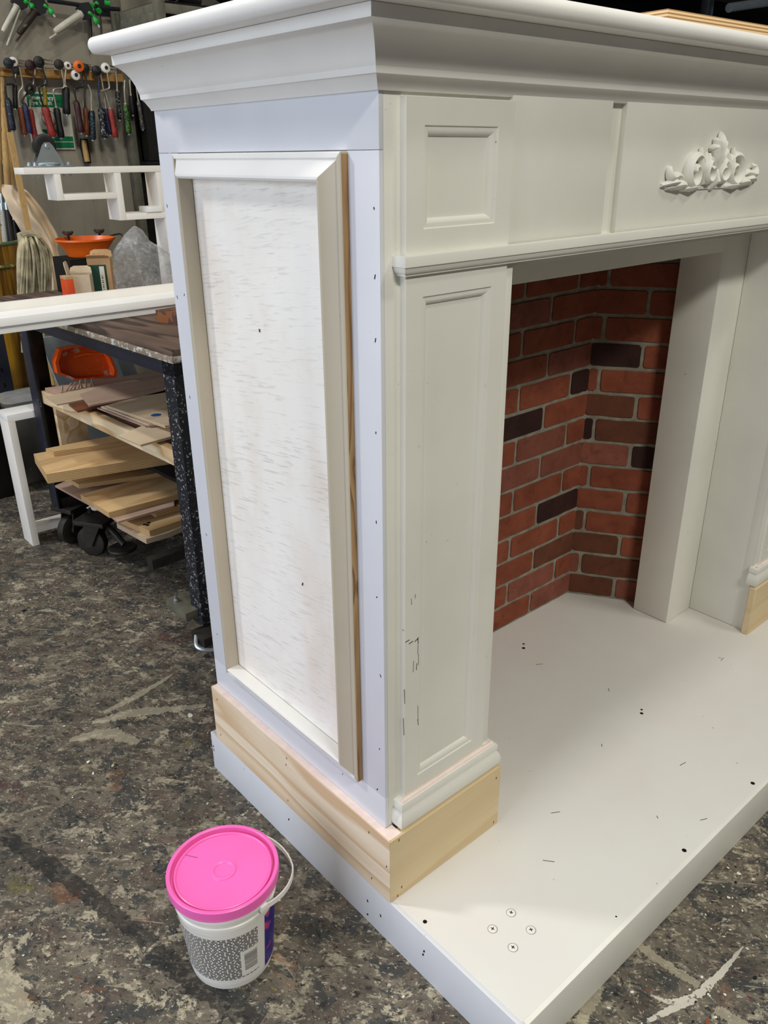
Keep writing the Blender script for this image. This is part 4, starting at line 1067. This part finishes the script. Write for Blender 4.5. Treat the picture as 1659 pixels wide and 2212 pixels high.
# leaning grey boards seen through the trolley
for k, (pa, pb) in enumerate((((572, 1010), (690, 1185)), ((700, 1060), (980, 1180)))):
    y = 2.12+.1*k; A = P(*c3(*pa), 'y', y); A.z = .62; Bq = Vector((A.x+.22, y, 0))
    m = plain('pale_grey_board_%d' % k, (srgb(150, 156, 156), srgb(120, 124, 124))[k], .5)
    bm = bmesh.new(); lo = [Vector((A.x+.05, y, .0005)), Vector((A.x+.30, y+.02, .0005)), Vector((A.x+.30, y+.032, .0005)), Vector((A.x+.05, y+.012, .0005))]
    bm_prism(bm, lo, [p+Vector((-.10, .10, .60)) for p in lo])
    o = finish('leaning_board', bm, m); solo(o, lo[0], ['pale grey board leaning behind the trolley shelves', 'darker grey board leaning furthest back behind the trolley'][k], 'board', 'boards leaning behind the trolley')

# ------------------------------------------------------------------ drum with poles, mop and drop cloth
def drum_m():
    t = NT('drum_with_yellow_drips', .5, .4); v = t.coord(scale=(9, 9, .5))
    a = t.noise(v, 3.0, 4, .65)
    c = t.ramp(a, [(.30, srgb(58, 36, 14)), (.45, srgb(120, 84, 22)), (.58, srgb(176, 132, 34)), (.75, srgb(120, 90, 24))])
    t.color(c); t.bump(a, .3, .003); return t.m
MAT['drum'] = drum_m()
MAT['drum_rim'] = speckled('green_crusted_rim', srgb(92, 116, 84), srgb(196, 158, 52), .54, .6, 30)
dy = 2.81; dr = .17
de = P(40, 530, 'y', dy)
dc = Vector((de.x-dr, dy, 0)); dz = P(30, 520, 'y', dy-dr*.6).z
dm = thing('fibre_drum', 'tall drum streaked with yellow paint at the left edge', 'drum', dc)
lathe('drum_shell', [(0, .0005), (dr*.98, .0005), (dr, .01), (dr, dz*.62), (dr*1.015, dz*.63), (dr, dz*.64), (dr, dz-.09), (dr*.97, dz-.09), (dr*.97, .03), (0, .03)], (0, 0, 0), 'drum', dm, seg=40, local=True)
lathe('drum_rim', [(dr*.96, dz-.092), (dr*1.02, dz-.092), (dr*1.035, dz-.086), (dr*1.02, dz-.078), (dr*1.02, dz-.012), (dr*1.04, dz-.006), (dr*1.02, dz), (dr*.96, dz), (dr*.96, dz-.092)], (0, 0, 0), 'drum', dm, seg=40, local=True)
bm = bmesh.new()
for zz2 in (dz-.086, dz-.004):
    bm_tube(bm, [(dr*1.028*math.cos(R(a)), dr*1.028*math.sin(R(a)), zz2) for a in range(0, 361, 10)], .007, 8, False)
finish('rim_ring', bm, 'drum_rim', dm, local=True)
def pole(px0, py0, px1, py1, y, r, mats, label, zbot=.04):
    a = P(px0, py0, 'y', y); b = P(px1, py1, 'y', y); d = (b-a); k = (zbot-a.z)/d.z; e = a+d*k
    e.x = max(min(e.x, dc.x+dr*.8), dc.x-dr*.8)
    t = thing('extension_pole', label, 'pole', e)
    dd = (e-a)
    tube('threaded_tip', [a, a+dd*.035], r*.62, 'steel', t, 10)
    tube('collar', [a+dd*.035, a+dd*.06], r*1.05, 'steel', t, 10)
    tube('pole_tube', [a+dd*.06, a+dd*.30], r, mats[0], t, 12)
    tube('pole_grip', [a+dd*.30, e], r*1.04, mats[1], t, 12)
MAT['pole_white'] = speckled('dusty_white_pole', srgb(178, 178, 168), srgb(90, 84, 72), .60, .5, 40)
pole(3, 418, 10, 500, dy-.02, .013, ('pole_white', 'drum_rim'), 'pale extension pole furthest left in the yellow drum')
pole(12, 416, 24, 505, dy-.07, .013, ('black_plastic', 'pole_white'), 'black and white extension pole second in the drum')
pole(27, 440, 40, 515, dy-.03, .016, ('black_plastic', 'black_plastic'), 'black extension pole beside the canvas drop cloth')
# battens and bamboo leaning on the wall
def lean(name, pxs, y0, y1, r, mat, label, seg=10, square=False):
    a = P(*pxs[0], 'y', y0); b = P(*pxs[1], 'y', y1); d = b-a; e = Vector((dc.x+(.03 if pxs[0][0] > 0 else -.05)+(.07 if pxs[0][0] > 5 else 0), 2.84 if pxs[0][0] > 5 else 2.78, .036))
    bm = bmesh.new()
    if square:
        u = d.normalized(); s = u.cross(Vector((0, 1, 0))).normalized(); f = u.cross(s)
        bm_loft(bm, [[q+s*r+f*.008, q+s*r-f*.008, q-s*r-f*.008, q-s*r+f*.008] for q in (a, e)], True)
    else:
        n = 14; pts = [a+(e-a)*i/n for i in range(n+1)]; pp = []; rr = []
        for i, q in enumerate(pts):
            for dlt, k in ((-.012, 1.0), (0, 1.16), (.012, 1.0)):
                pp.append(q+(e-a).normalized()*dlt); rr.append(r*k)
        bm_tube(bm, pp, rr, seg)
    o = finish(name, bm, mat); solo(o, e, label, 'pole', 'poles leaning in the left corner')
a = P(21, 286, 'y', 2.62); b = P(62, 498, 'y', 2.57); e = a+(b-a)*((gz+.008-a.z)/(b.z-a.z)); u = (e-a).normalized(); s_ = u.cross(Vector((0, 1, 0))).normalized(); f_ = u.cross(s_)
bm = bmesh.new(); bm_loft(bm, [[q+s_*.010+f_*.006, q+s_*.010-f_*.006, q-s_*.010-f_*.006, q-s_*.010+f_*.006] for q in (a, e)], True)
o = finish('timber_batten', bm, 'bamboo'); solo(o, e, 'short tan batten standing upright in front of the canvas cloth', 'batten')
lean('bamboo_pole', ((2, 165), (25, 385)), 2.95, 2.86, .013, 'bamboo', 'left bamboo pole below the tool rail end')
lean('bamboo_pole', ((11, 240), (34, 395)), 2.93, 2.86, .012, 'bamboo', 'right bamboo pole, half hidden behind the batten')
lean('bamboo_pole', ((-8, 150), (12, 385)), 2.9, 2.83, .013, 'bamboo', 'bamboo pole cut off by the left edge of the picture')
# canvas drop cloth draped in folds
def drape(name, left, right, y0, nfold, depth, mat, label, cat, seed=1, nu=44, n=8):
    Lp = smoothpath([P(a, b, 'y', y0) for a, b in left], n); Rp = smoothpath([P(a, b, 'y', y0) for a, b in right], n)
    rn = random.Random(seed); ph = [rn.uniform(0, 6.28) for _ in range(4)]; m = len(Lp)
    bm = bmesh.new(); fr2 = []; bk2 = []
    for j in range(m):
        v = j/(m-1); rf = []; rk = []
        for i in range(nu+1):
            u = i/nu; p = Lp[j].lerp(Rp[j], u)
            dy_ = depth*(math.sin(u*nfold*6.28+ph[0]+v*1.5)*.6+math.sin(u*nfold*2.3*6.28+ph[1]-v*2.2)*.3)*(.35+.65*v)+depth*.9*mnoise.noise(Vector((u*4, v*5, seed)))
            q = p+Vector((0, dy_-.03*math.sin(u*3.14), 0)); rf.append(bm.verts.new(q)); rk.append(bm.verts.new(q+Vector((0, .004, 0))))
        fr2.append(rf); bk2.append(rk)
    for g in (fr2, bk2):
        for j in range(m-1):
            for i in range(nu): bm.faces.new((g[j][i], g[j][i+1], g[j+1][i+1], g[j+1][i]))
    for j in range(m-1):
        for i in (0, nu): bm.faces.new((fr2[j][i], fr2[j+1][i], bk2[j+1][i], bk2[j][i]))
    for j in (0, m-1):
        for i in range(nu): bm.faces.new((fr2[j][i], fr2[j][i+1], bk2[j][i+1], bk2[j][i]))
    o = finish(name, bm, mat, angle=70)
    solo(o, sum(Lp, Vector())/m, label, cat); return o
drape('drop_cloth', [(8, 398), (12, 425), (26, 460), (50, 500), (78, 540), (98, 620), (104, 720)], [(34, 402), (60, 412), (90, 450), (122, 502), (128, 545), (138, 600), (148, 720)], 2.69, 1.1, .045, 'canvas', 'cream canvas drop cloth hanging beside the yellow drum', 'cloth', 3)
# string mop head hung upside down over the drum
mp = thing('string_mop', 'dirty cream string mop head hanging in front of the drop cloth', 'mop', P(70, 740, 'y', 2.50))
MAT['mop'] = plain('dirty_mop_cotton', srgb(178, 168, 138), .95, .1, var=.45, scale=22)
bm = bmesh.new(); rn = random.Random(21)
top = [P(a, b, 'y', 2.50) for a, b in ((40, 506), (52, 501), (66, 502), (78, 508))]
for k in range(64):
    u = rn.random(); base = smoothpath(top, 8)[int(u*23)]; lay = rn.uniform(-.03, .03)
    bot = P(48+u*62+rn.uniform(-4, 4), 640+rn.uniform(70, 125), 'y', 2.50)
    mid = P(39+u*66+rn.uniform(-4, 4), 560+rn.uniform(-15, 15), 'y', 2.50)
    pts = smoothpath([base+Vector((0, lay*.6, 0)), base.lerp(mid, .4)+Vector((0, lay-.02, rn.uniform(.0, .012))), mid+Vector((0, lay-.01, 0)), mid.lerp(bot, .5)+Vector((rn.uniform(-.012, .012), lay, 0)), bot+Vector((0, lay, 0))], 4)
    bm_tube(bm, pts, rn.uniform(.0038, .0062), 5)
st = finish('strands', bm, 'mop', mp, angle=80); st['kind'] = 'stuff'
tube('mop_band', smoothpath([p+Vector((0, -.035, -.004)) for p in top], 6), .012, 'mop', mp, 8)
tube('mop_handle', [P(62, 512, 'y', 2.53), Vector((P(95, 700, 'y', 2.53).x, 2.53, gz+.010))], .012, 'bamboo', mp, 10)
# black shelf upright with slots at the far left
ux = P(2, 800, 'y', 2.58).x
us = thing('slotted_upright', 'dark slotted steel upright at the far left behind the drum', 'shelf post', (ux, 2.58, 0))
bm = bmesh.new(); bm_box(bm, ux-.02, ux+.035, 2.58, 2.586, .0005, .66); finish('upright_web', bm, 'leg_navy', us, smooth=False)
for k in range(9):
    z = .12+k*.06
    bm = bmesh.new(); bm_prism(bm, [Vector((ux+a, 2.5794, z+b)) for a, b in ((0, 0), (.008, .002), (.006, .02), (.0, .018))], [Vector((ux+a, 2.5800, z+b)) for a, b in ((0, 0), (.008, .002), (.006, .02), (.0, .018))]); finish('slot', bm, 'hole', us, smooth=False)
dkx = P(8, 900, 'y', 2.36).x
o = box('dark_gap_box', dkx-.5, dkx, 2.36, 2.56, .0005, P(8, 862, 'y', 2.36).z, 'dark_void', None, .01)  # black box put in to darken the gap at the far left
solo(o, (dkx-.2, 2.45, .0005), 'added black box filling the dark gap on the floor at the far left', 'filler')

# ------------------------------------------------------------------ tool rail and tools on the back wall
WY = 3.0
ry = 2.93
za, zb2 = P(100, 169, 'y', ry).z, P(100, 150, 'y', ry).z
xa, xb = P(-60, 160, 'y', ry).x, 1.104
rl = thing('tool_rail', 'brown timber rail fixed to the wall with paint rollers hooked over it', 'rail', ((xa+xb)/2, WY, za))
box('rail_timber', xa, xb, ry, ry+.035, za, zb2, 'pine_dark', rl, .002)
for k in range(4):
    x = xa+.08+k*(xb-xa-.16)/3; box('rail_bracket', x, x+.03, ry+.0352, WY-.0005, za+.004, zb2-.004, 'pine_dark', rl, .001)
def grip_mat(name, c, spot=None, amt=.60):  # grip colours darkened to carry the shade on the wall
    MAT[name] = speckled(name, c, spot or srgb(150, 150, 145), amt, .5, 130); return name
G = {'navy': grip_mat('navy_grip', srgb(30, 34, 48), srgb(120, 124, 130), .62), 'rust': grip_mat('rust_orange_grip', srgb(128, 64, 32), srgb(70, 42, 28), .55), 'black': grip_mat('black_grip', srgb(26, 25, 26), srgb(70, 68, 66), .64),
     'blue': grip_mat('blue_grip', srgb(34, 42, 76), srgb(130, 134, 140), .62), 'red': grip_mat('red_grip', srgb(150, 46, 36), srgb(84, 32, 28), .56), 'maroon': grip_mat('maroon_grip', srgb(58, 26, 26), srgb(150, 40, 30), .64),
     'teal': grip_mat('teal_black_grip', srgb(26, 38, 46), srgb(96, 150, 160), .60), 'paint': grip_mat('paint_splashed_black_grip', srgb(22, 24, 28), srgb(190, 190, 190), .58), 'lime': grip_mat('lime_grip', srgb(70, 124, 34), srgb(20, 26, 20), .48),
     'yellow': grip_mat('yellow_grip', srgb(150, 130, 34), srgb(60, 54, 30), .62), 'orange': 'orange', 'white': 'bucket_white', 'chain': grip_mat('grey_crusted_grip', srgb(70, 68, 64), srgb(150, 148, 140), .55)}
def roller(label, cap, capcol, wire, top, bot, wpx, grip, y=2.895, wmat='wire', capr=9):
    s_ = 1/ (FPX/3.72)
    t = thing('paint_roller', label, 'paint roller', P(*bot, 'y', y), 0, 'paint rollers on the tool rail')
    A = P(*top, 'y', y); Bq = P(*bot, 'y', y); d = Bq-A; w_ = wpx*s_*.5
    prof = [(0, .7), (.06, .95), (.25, 1.0), (.5, .88), (.75, 1.0), (.95, 1.02), (1.0, .8)]
    bm = bmesh.new(); bm_tube(bm, [A+d*f for f, r in prof], [w_*r for f, r in prof], 10); finish('grip', bm, grip, t)
    tube('grip_ferrule', [A-d.normalized()*.006, A+d*.02], w_*.55, wmat, t, 8)
    tube('grip_end', [Bq, Bq+d.normalized()*.006], w_*.5, 'steel', t, 8)
    wp = [P(*q, 'y', y) for q in wire]+[A]
    tube('wire_frame', smoothpath(wp, 3) if len(wp) > 2 else wp, .0036, wmat, t, 7)
    if cap:
        c = P(*cap, 'y', y); r = capr*s_
        yb_ = min(.05, WY-y-.01)
        bm = bmesh.new(); bm_lathe(bm, [(0, -.006), (r*.5, -.006), (r*.95, -.003), (r, .002), (r*.9, .010), (0, .010)], c, 'y', 20); ec = finish('end_cap', bm, capcol, t)
        bm = bmesh.new(); bm_lathe(bm, [(0, -.0085), (r*.30, -.0085), (r*.38, -.007), (r*.38, -.004), (0, -.004)], c, 'y', 12); finish('cap_hub', bm, 'dark_metal', ec)
        bm = bmesh.new()
        for k in range(6):
            a = 6.28*k/6; o_ = Vector((math.cos(a)*r*.78, 0, math.sin(a)*r*.78)); bm_tube(bm, [c+o_+Vector((0, .008, 0)), c+o_*1.05+Vector((.035, yb_, 0)), c+o_*.9+Vector((.075, yb_+.02, 0))], .0016, 5)
        finish('cage', bm, 'wire', t)
S1 = lambda *q: [(x/8.295, 120+y/8.295) for x, y in q]
S2 = lambda *q: [(150+x/8.295, 120+y/8.295) for x, y in q]
roller('paint roller with a dark teal cap and navy handle, leftmost on the rail', S1((155, 135))[0], 'navy_grip', S1((200, 160), (235, 300), (262, 490), (150, 512), (95, 530), (110, 700)), *S1((140, 790), (225, 1340)), 13, G['navy'], 2.88, 'black_plastic')
roller('bare wire roller with a rust orange handle beside a blue one', S1((240, 110))[0], 'bucket_white', S1((350, 210), (385, 380), (405, 560), (340, 660), (345, 870)), *S1((360, 930), (440, 1420)), 11, G['rust'], 2.90, capr=8)
roller('short black handled roller tucked behind the first two', S1((300, 270))[0], 'dark_metal', S1((300, 270), (265, 420)), *S1((265, 525), (275, 945)), 9, G['black'], 2.915, capr=7)
roller('roller with a dark maroon cap and splashed blue handle', S1((540, 170))[0], 'maroon_grip', S1((570, 200), (605, 350), (630, 560), (540, 620), (400, 800)), *S1((440, 880), (540, 1390)), 11, G['blue'], 2.89, 'maroon_grip')
roller('roller with the lowest hanging red handle', None, None, S1((640, 180), (600, 500), (540, 760)), *S1((545, 960), (640, 1520)), 10, G['red'], 2.905)
roller('large black capped roller with a thick red handle over the sign', S1((700, 115))[0], 'black_plastic', S1((745, 160), (785, 300), (840, 480), (790, 530), (700, 560), (720, 700), (760, 860)), *S1((800, 920), (955, 1450)), 15, G['red'], 2.875, 'black_plastic', capr=10)
roller('roller with a short yellow handle in front of the sign lettering', None, None, S1((780, 200), (830, 400), (795, 520)), *S1((795, 570), (820, 900)), 8, G['yellow'], 2.91)
roller('grey capped roller with a black handle right of the sign centre', S1((1060, 160))[0], 'dark_metal', S1((1095, 200), (1120, 350), (1150, 560), (1040, 590), (955, 625), (980, 780)), *S1((1010, 940), (1100, 1470)), 13, G['black'], 2.885)
roller('roller with a stubby black block handle at the right edge of the sign', S1((1210, 180))[0], 'bucket_white', S1((1180, 250), (1165, 450)), *S1((1180, 570), (1195, 1050)), 14, G['black'], 2.90, capr=7)
roller('roller with an orange cap and long maroon handle', S1((1410, 190))[0], 'orange', S1((1440, 230), (1470, 380), (1490, 530), (1420, 570), (1335, 600), (1350, 720)), *S1((1370, 830), (1460, 1380)), 12, G['maroon'], 2.88, 'black_plastic', capr=10)
roller('thin roller with an orange brown handle right of the orange cap', S2((290, 230))[0], 'dark_metal', S2((285, 260), (300, 480), (270, 700)), *S2((285, 940), (310, 1425)), 10, G['rust'], 2.90, 'dark_metal', capr=8)
roller('roller with a teal splashed black handle', S2((110, 350))[0], 'bucket_white', S2((330, 520), (385, 650), (390, 820)), *S2((395, 990), (420, 1505)), 13, G['teal'], 2.895, capr=9)
roller('black capped roller with a white splashed black handle', S2((490, 270))[0], 'black_plastic', S2((515, 330), (530, 500), (525, 690), (540, 820)), *S2((560, 950), (635, 1475)), 13, G['paint'], 2.89, 'blue_grip')
roller('roller with a dull blue handle between a black and a red one', None, None, S2((560, 320), (620, 690), (640, 850)), *S2((650, 950), (730, 1415)), 11, G['blue'], 2.905)
roller('white capped roller with a bright red handle nearest the mantel', S2((650, 220))[0], 'bucket_white', S2((670, 270), (695, 420), (715, 560), (690, 600), (560, 640), (640, 660), (690, 820)), *S2((735, 960), (830, 1470)), 12, G['red'], 2.88, 'wire')
roller('slim black handled roller left of the lime one', None, None, S2((830, 300), (850, 480)), *S2((855, 640), (900, 1145)), 9, G['paint'], 2.90)
roller('tool with a lime green and black handle', None, None, S2((990, 440), (985, 650)), *S2((1005, 880), (1065, 1400)), 12, G['lime'], 2.88)
roller('dark handled roller hanging just right of the lime one', None, None, S2((1080, 430), (1090, 600)), *S2((1100, 720), (1140, 1060)), 9, G['black'], 2.91)
roller('grey crusted roller handle beside the dark opening', None, None, S2((1200, 560), (1215, 700)), *S2((1235, 820), (1315, 1320)), 9, G['chain'], 2.90)
# ring of tape hooked on a roller
bm = bmesh.new(); c = P(*S1((540, 600))[0], 'y', 2.87)
bm_lathe(bm, [(.010, -.009), (.019, -.009), (.020, -.006), (.020, .006), (.019, .009), (.010, .009), (.010, -.009)], (0, 0, 0), 'y', 24)
o = finish('tape_ring', bm, 'black_plastic'); o.location = c; tag(o, 'small black tape ring hooked above the green sign', 'tape')
# scraper with a wooden handle on the wall
t = thing('wooden_scraper', 'small scraper with a wooden handle hanging alone under the rail', 'scraper', P(*S2((320, 1910))[0], 'y', 2.97))
tube('handle', [P(*q, 'y', 2.965) for q in S2((262, 1520), (270, 1620), (320, 1900))], [.010, .011, .012], 'bamboo', t, 10)
tube('sheath', [P(*q, 'y', 2.982) for q in S2((258, 1490), (270, 1620), (330, 1930))], [.016, .019, .015], 'black_plastic', t, 10)

# ---- safety sign
sy0 = 2.988
def wq(px, py): return P(px, py, 'y', sy0)
tl, trr, bl, br = wq(52, 198), wq(139, 197), wq(73, 323), wq(158, 325)
sx0, sx1 = tl.x, trr.x+.012; sz0, sz1 = bl.z, tl.z
sg = thing('safety_sign', 'white and green emergency eye wash sign on the wall behind the rollers', 'sign', ((sx0+sx1)/2, WY, sz0))
box('sign_plate', sx0, sx1, sy0, WY-.0006, sz0, sz1, 'sign_white', sg, .0006)
e = .004; sw_ = sx1-sx0; sh = sz1-sz0
def band(n, a, b, c_, d_): return box(n, sx0+a*sw_, sx0+b*sw_, sy0-.0008, sy0-.0001, sz0+c_*sh, sz0+d_*sh, 'green_sign', sg, 0)
band('green_band', .03, .97, .745, .975); band('green_band', .03, .97, .145, .235); band('green_band', .03, .97, .025, .13)
def text(s, size, x, z, mat, parent, y, name='lettering'):
    cu = bpy.data.curves.new('lettering', 'FONT'); cu.body = s; cu.size = size; cu.extrude = .0002; cu.offset = size*.018
    ob_ = bpy.data.objects.new('tmp_text', cu); COL.objects.link(ob_)
    dg = bpy.context.evaluated_depsgraph_get(); me = bpy.data.meshes.new_from_object(ob_.evaluated_get(dg))
    bpy.data.objects.remove(ob_, do_unlink=True)
    bm = bmesh.new(); bm.from_mesh(me); bpy.data.meshes.remove(me)
    bm.transform(Matrix.Translation((x, y, z)) @ Matrix.Rotation(R(90), 4, 'X'))
    return finish(name, bm, mat, parent, smooth=False)
ts = sh*.105
text('Emergency', ts, sx0+.09*sw_, sz0+.875*sh, 'bucket_white', sg, sy0-.001)
text('Eye Wash', ts, sx0+.09*sw_, sz0+.785*sh, 'bucket_white', sg, sy0-.001)
# pictogram: a face over an eye-wash basin
cx_, cz_ = sx0+.47*sw_, sz0+.52*sh
bm = bmesh.new(); rr = .17*sw_
bm_lathe(bm, [(rr*.94, -.0006), (rr, -.0006), (rr, 0), (rr*.94, 0), (rr*.94, -.0006)], (cx_, sy0-.0002, cz_+.03*sh), 'y', 32); finish('pictogram_ring', bm, 'dark_metal', sg, smooth=False)
pr = [(-.20, -.18), (.20, -.18), (.20, -.22), (.12, -.26), (.04, -.28), (-.04, -.28), (-.12, -.26), (-.20, -.22)]
bm = bmesh.new(); bm_prism(bm, [Vector((cx_+a*sw_, sy0-.0008, cz_+b*sh*.9)) for a, b in pr], [Vector((cx_+a*sw_, sy0-.0001, cz_+b*sh*.9)) for a, b in pr]); finish('pictogram_basin', bm, 'green_sign', sg, smooth=False)

# ---- caulking guns hung high on the wall
def gun(label, y, head, tubep, tubew, tmat, rod, trig, extra=()):
    s_ = 3.85/FPX
    q = [P(*p, 'y', y) for p in tubep]; hd_ = P(*head, 'y', y)
    t = thing('caulking_gun', label, 'caulking gun', q[0], 0, 'caulking guns on the wall')
    d = q[1]-q[0]; w_ = tubew*s_/2
    bm = bmesh.new(); bm_tube(bm, [q[0], q[0]+d*.04, q[0]+d*.9, q[1]], [w_, w_*1.05, w_*.95, w_*.7], 12); finish('barrel', bm, tmat, t)
    bm = bmesh.new(); bm_tube(bm, [q[0]-d*.02, q[0]+d*.06], [w_*1.35, w_*1.35], 12); finish('collar', bm, tmat, t)
    u = d.normalized(); n = Vector((0, 1, 0)); s = u.cross(n).normalized()
    bm = bmesh.new(); k = 1.0
    pr = [(-.052, -.018), (-.050, .022), (-.018, .030), (.0, .022), (.002, -.022), (-.02, -.030)]
    bm_prism(bm, [q[0]+u*a+s*b-n*.014 for a, b in pr], [q[0]+u*a+s*b+n*.014 for a, b in pr]); finish('gun_head', bm, 'black_metal', t)
    tube('push_rod', [q[0]-u*.02+s*w_*1.1, P(*rod, 'y', y)], .0035, tmat, t, 7)
    tr_ = [P(*p, 'y', y-.01) for p in trig]
    bm = bmesh.new(); m = len(tr_); bm_tube(bm, smoothpath([hd_]+tr_, 4), [.008+.003*math.sin(i*.8) for i in range(4*m+1)], 8); finish('trigger', bm, 'green_plastic', t)
    tube('trigger_tip', [tr_[-1], tr_[-1]+(tr_[-1]-tr_[-2]).normalized()*.012], .004, 'sign_white', t, 7)
    for e_ in extra: tube('handle_bar', [P(*p, 'y', y-.005) for p in e_], .008, 'black_metal', t, 8)
MAT['old_tube'] = plain('grubby_white_tube', srgb(186, 182, 166), .5, .4, var=.15)
MAT['brown_tube'] = speckled('crusted_brown_tube', srgb(56, 44, 34), srgb(110, 96, 78), .62, .7, 40)
gun('caulking gun with a faded grey barrel hanging leftmost', 2.93, (47, 6), ((37, 12), (6, 68)), 9, 'old_tube', (15, 98), ((58, 4), (66, 10), (72, 16)))
gun('caulking gun with a dark crusted barrel in the middle', 2.93, (90, 12), ((76, 23), (40, 72)), 11, 'brown_tube', (35, 89), ((100, 14), (107, 21), (114, 30)), (((88, 14), (95, -10)),))
gun('caulking gun with a white barrel and green trigger nearest the mantel', 2.91, (186, 28), ((174, 30), (118, 69)), 12, 'old_tube', (107, 83), ((196, 30), (204, 40), (211, 52)), (((180, 12), (140, 6), (103, 1)), ((205, 12), (222, 18), (258, 20))))
t = thing('gun_hook', 'black and green steel hook holding the white caulking gun', 'hook', P(206, 20, 'y', 2.95))
tube('hook_arm', [P(198, 14, 'y', 2.93), P(208, 8, 'y', 2.94), P(214, 24, 'y', 2.9)], .011, 'green_plastic', t, 8)
tube('hook_tip', [P(226, 6, 'y', 2.94), P(238, 8, 'y', 2.93)], .010, 'green_plastic', t, 8)
box('hook_plate', P(205, 0, 'y', 2.98).x, P(248, 0, 'y', 2.98).x, 2.985, 2.9994, P(210, 30, 'y', 2.98).z, P(210, -6, 'y', 2.98).z, 'black_metal', t, .002)
for k, (px, z1) in enumerate(((192, 110), (216, 90))):
    a = P(px, 30, 'y', 2.97); b = P(px+3, z1, 'y', 2.97)
    o = tube('hanging_cord', [a, (a+b)/2+Vector((.004, 0, 0)), b], [.010, .008, .005] if k == 0 else .003, 'dark_metal'); solo(o, b, ['dark tapering strap hanging below the white caulking gun', 'thin dark cord hanging right of the white caulking gun'][k], 'cord')

# ------------------------------------------------------------------ steel rack behind the fireplace
x0r = P(250, 60, 'y', 2.95).x
yn = P(330, 20, 'x', x0r).y
zlo = P(290, 345, 'x', x0r+.02).z
rk = thing('steel_rack', 'grey green slotted steel rack behind the fireplace', 'rack', (x0r, 2.95, 0))
def post(x, y): return box('rack_post', x, x+.035, y-.035, y, .0005, 2.3, 'grey_rack', rk, .001)
for x in (x0r, x0r+1.1):
    for y in (yn, 2.985): post(x, y)
zb1 = P(321, 8, 'x', x0r).z; zb3 = P(323, 27, 'x', x0r).z
for z in (zb1, zb3):
    for x in (x0r+.002, x0r+1.1): box('rack_side_beam', x, x+.03, yn+.0004, 2.9496, z-.030, z, 'grey_rack', rk, .001)
for z in (zb1, 1.15, .6, .25):
    for y in (yn-.034, 2.951): box('rack_beam', x0r+.0354, x0r+1.0996, y, y+.032, z-.035, z-.001, 'grey_rack', rk, .001)
    box('rack_shelf', x0r+.0354, x0r+1.0996, yn+.0, 2.9500, z-.0008, z+.012, 'dark_void', rk, .001)
box('rack_back', x0r+.04, x0r+1.09, 2.986, 2.992, .3, zb3-.05, 'dark_void', rk, 0)
cr = box('rack_dark_fill', x0r+.05, x0r+1.05, yn+.03, 2.94, 1.163, 1.55, 'dark_void', None, .01)  # black box and back sheet put in for the rack's dark interior
solo(cr, (x0r+.5, 2.7, 1.163), 'black box standing in for the dark inside of the rack behind the fireplace', 'crate')
# things on its top shelf
zsh = zb1+.0125
c = P(352, 28, 'y', yn+.05); 
hp = thing('corrugated_hose', 'dark corrugated hose end lying on the steel rack', 'hose', (c.x, yn+.05, zsh))
pts = [Vector((c.x+.045, yn+.045, zsh+.0425)), Vector((c.x+.11, yn+.10, zsh+.0425)), Vector((c.x+.20, yn+.14, zsh+.0425))]
sp2 = smoothpath(pts, 16); bm = bmesh.new(); bm_tube(bm, sp2, [.036+.005*(i % 2) for i in range(len(sp2))], 16, False); finish('hose_wall', bm, 'black_plastic', hp)
bm = bmesh.new(); d0 = (sp2[0]-sp2[1]).normalized(); uu = d0.orthogonal().normalized(); vv = d0.cross(uu)
bm_tube(bm, [sp2[0]+(uu*math.cos(6.2832*k/20)+vv*math.sin(6.2832*k/20))*.040 for k in range(21)], .0035, 6, False); finish('hose_rim', bm, 'dark_metal', hp)
bm = bmesh.new(); bmesh.ops.create_uvsphere(bm, u_segments=28, v_segments=16, radius=1)
for v in bm.verts:
    q = v.co.copy(); k = 1+.12*mnoise.noise(q*2.4); v.co = Vector((q.x*.34*k, q.y*.13*k, max(q.z, -.75)*.15*k))
mn = min(v.co.z for v in bm.verts)
for v in bm.verts: v.co.z -= mn
o = finish('black_bag', bm, plain('black_nylon', srgb(26, 27, 32), .55), angle=70); o.location = (c.x+.62, yn+.15, zsh+.0005)
tag(o, 'bulky black bag on the top shelf of the steel rack', 'bag')
st2 = tube('strap', [(-.02, -.128, .02), (-.01, -.135, .09), (.0, -.12, .16)], .012, 'orange', o, 8, local=True)
# dark shelving added for the dark room beyond, with the pipe, upper right
fx = 4.6
fr3 = thing('dark_backdrop_shelving', 'added dark shelving filling the dark background at the upper right above the plywood', 'shelving', (fx, 2.6, 0))
for k in range(3): box('far_shelf', fx-1.4, fx+2.2, 2.55, 2.98, 1.0+.55*k, 1.05+.55*k, 'dark_void', fr3, .004)
for x in (fx-1.4, fx+.4, fx+2.2): box('far_post', x, x+.06, 2.49, 2.5496, .0005, 2.6, 'black_metal', fr3, .004)
box('far_back', fx-1.4, fx+2.2, 2.981, 2.995, .1, 2.6, 'dark_void', fr3, 0)
a = P(1575, 17, 'y', 2.45); b = P(1700, -2, 'y', 2.45)
o = tube('grey_pipe', [a, b], .028, 'steel', None, 12); solo(o, a, 'pale grey pipe end on the far shelving', 'pipe')
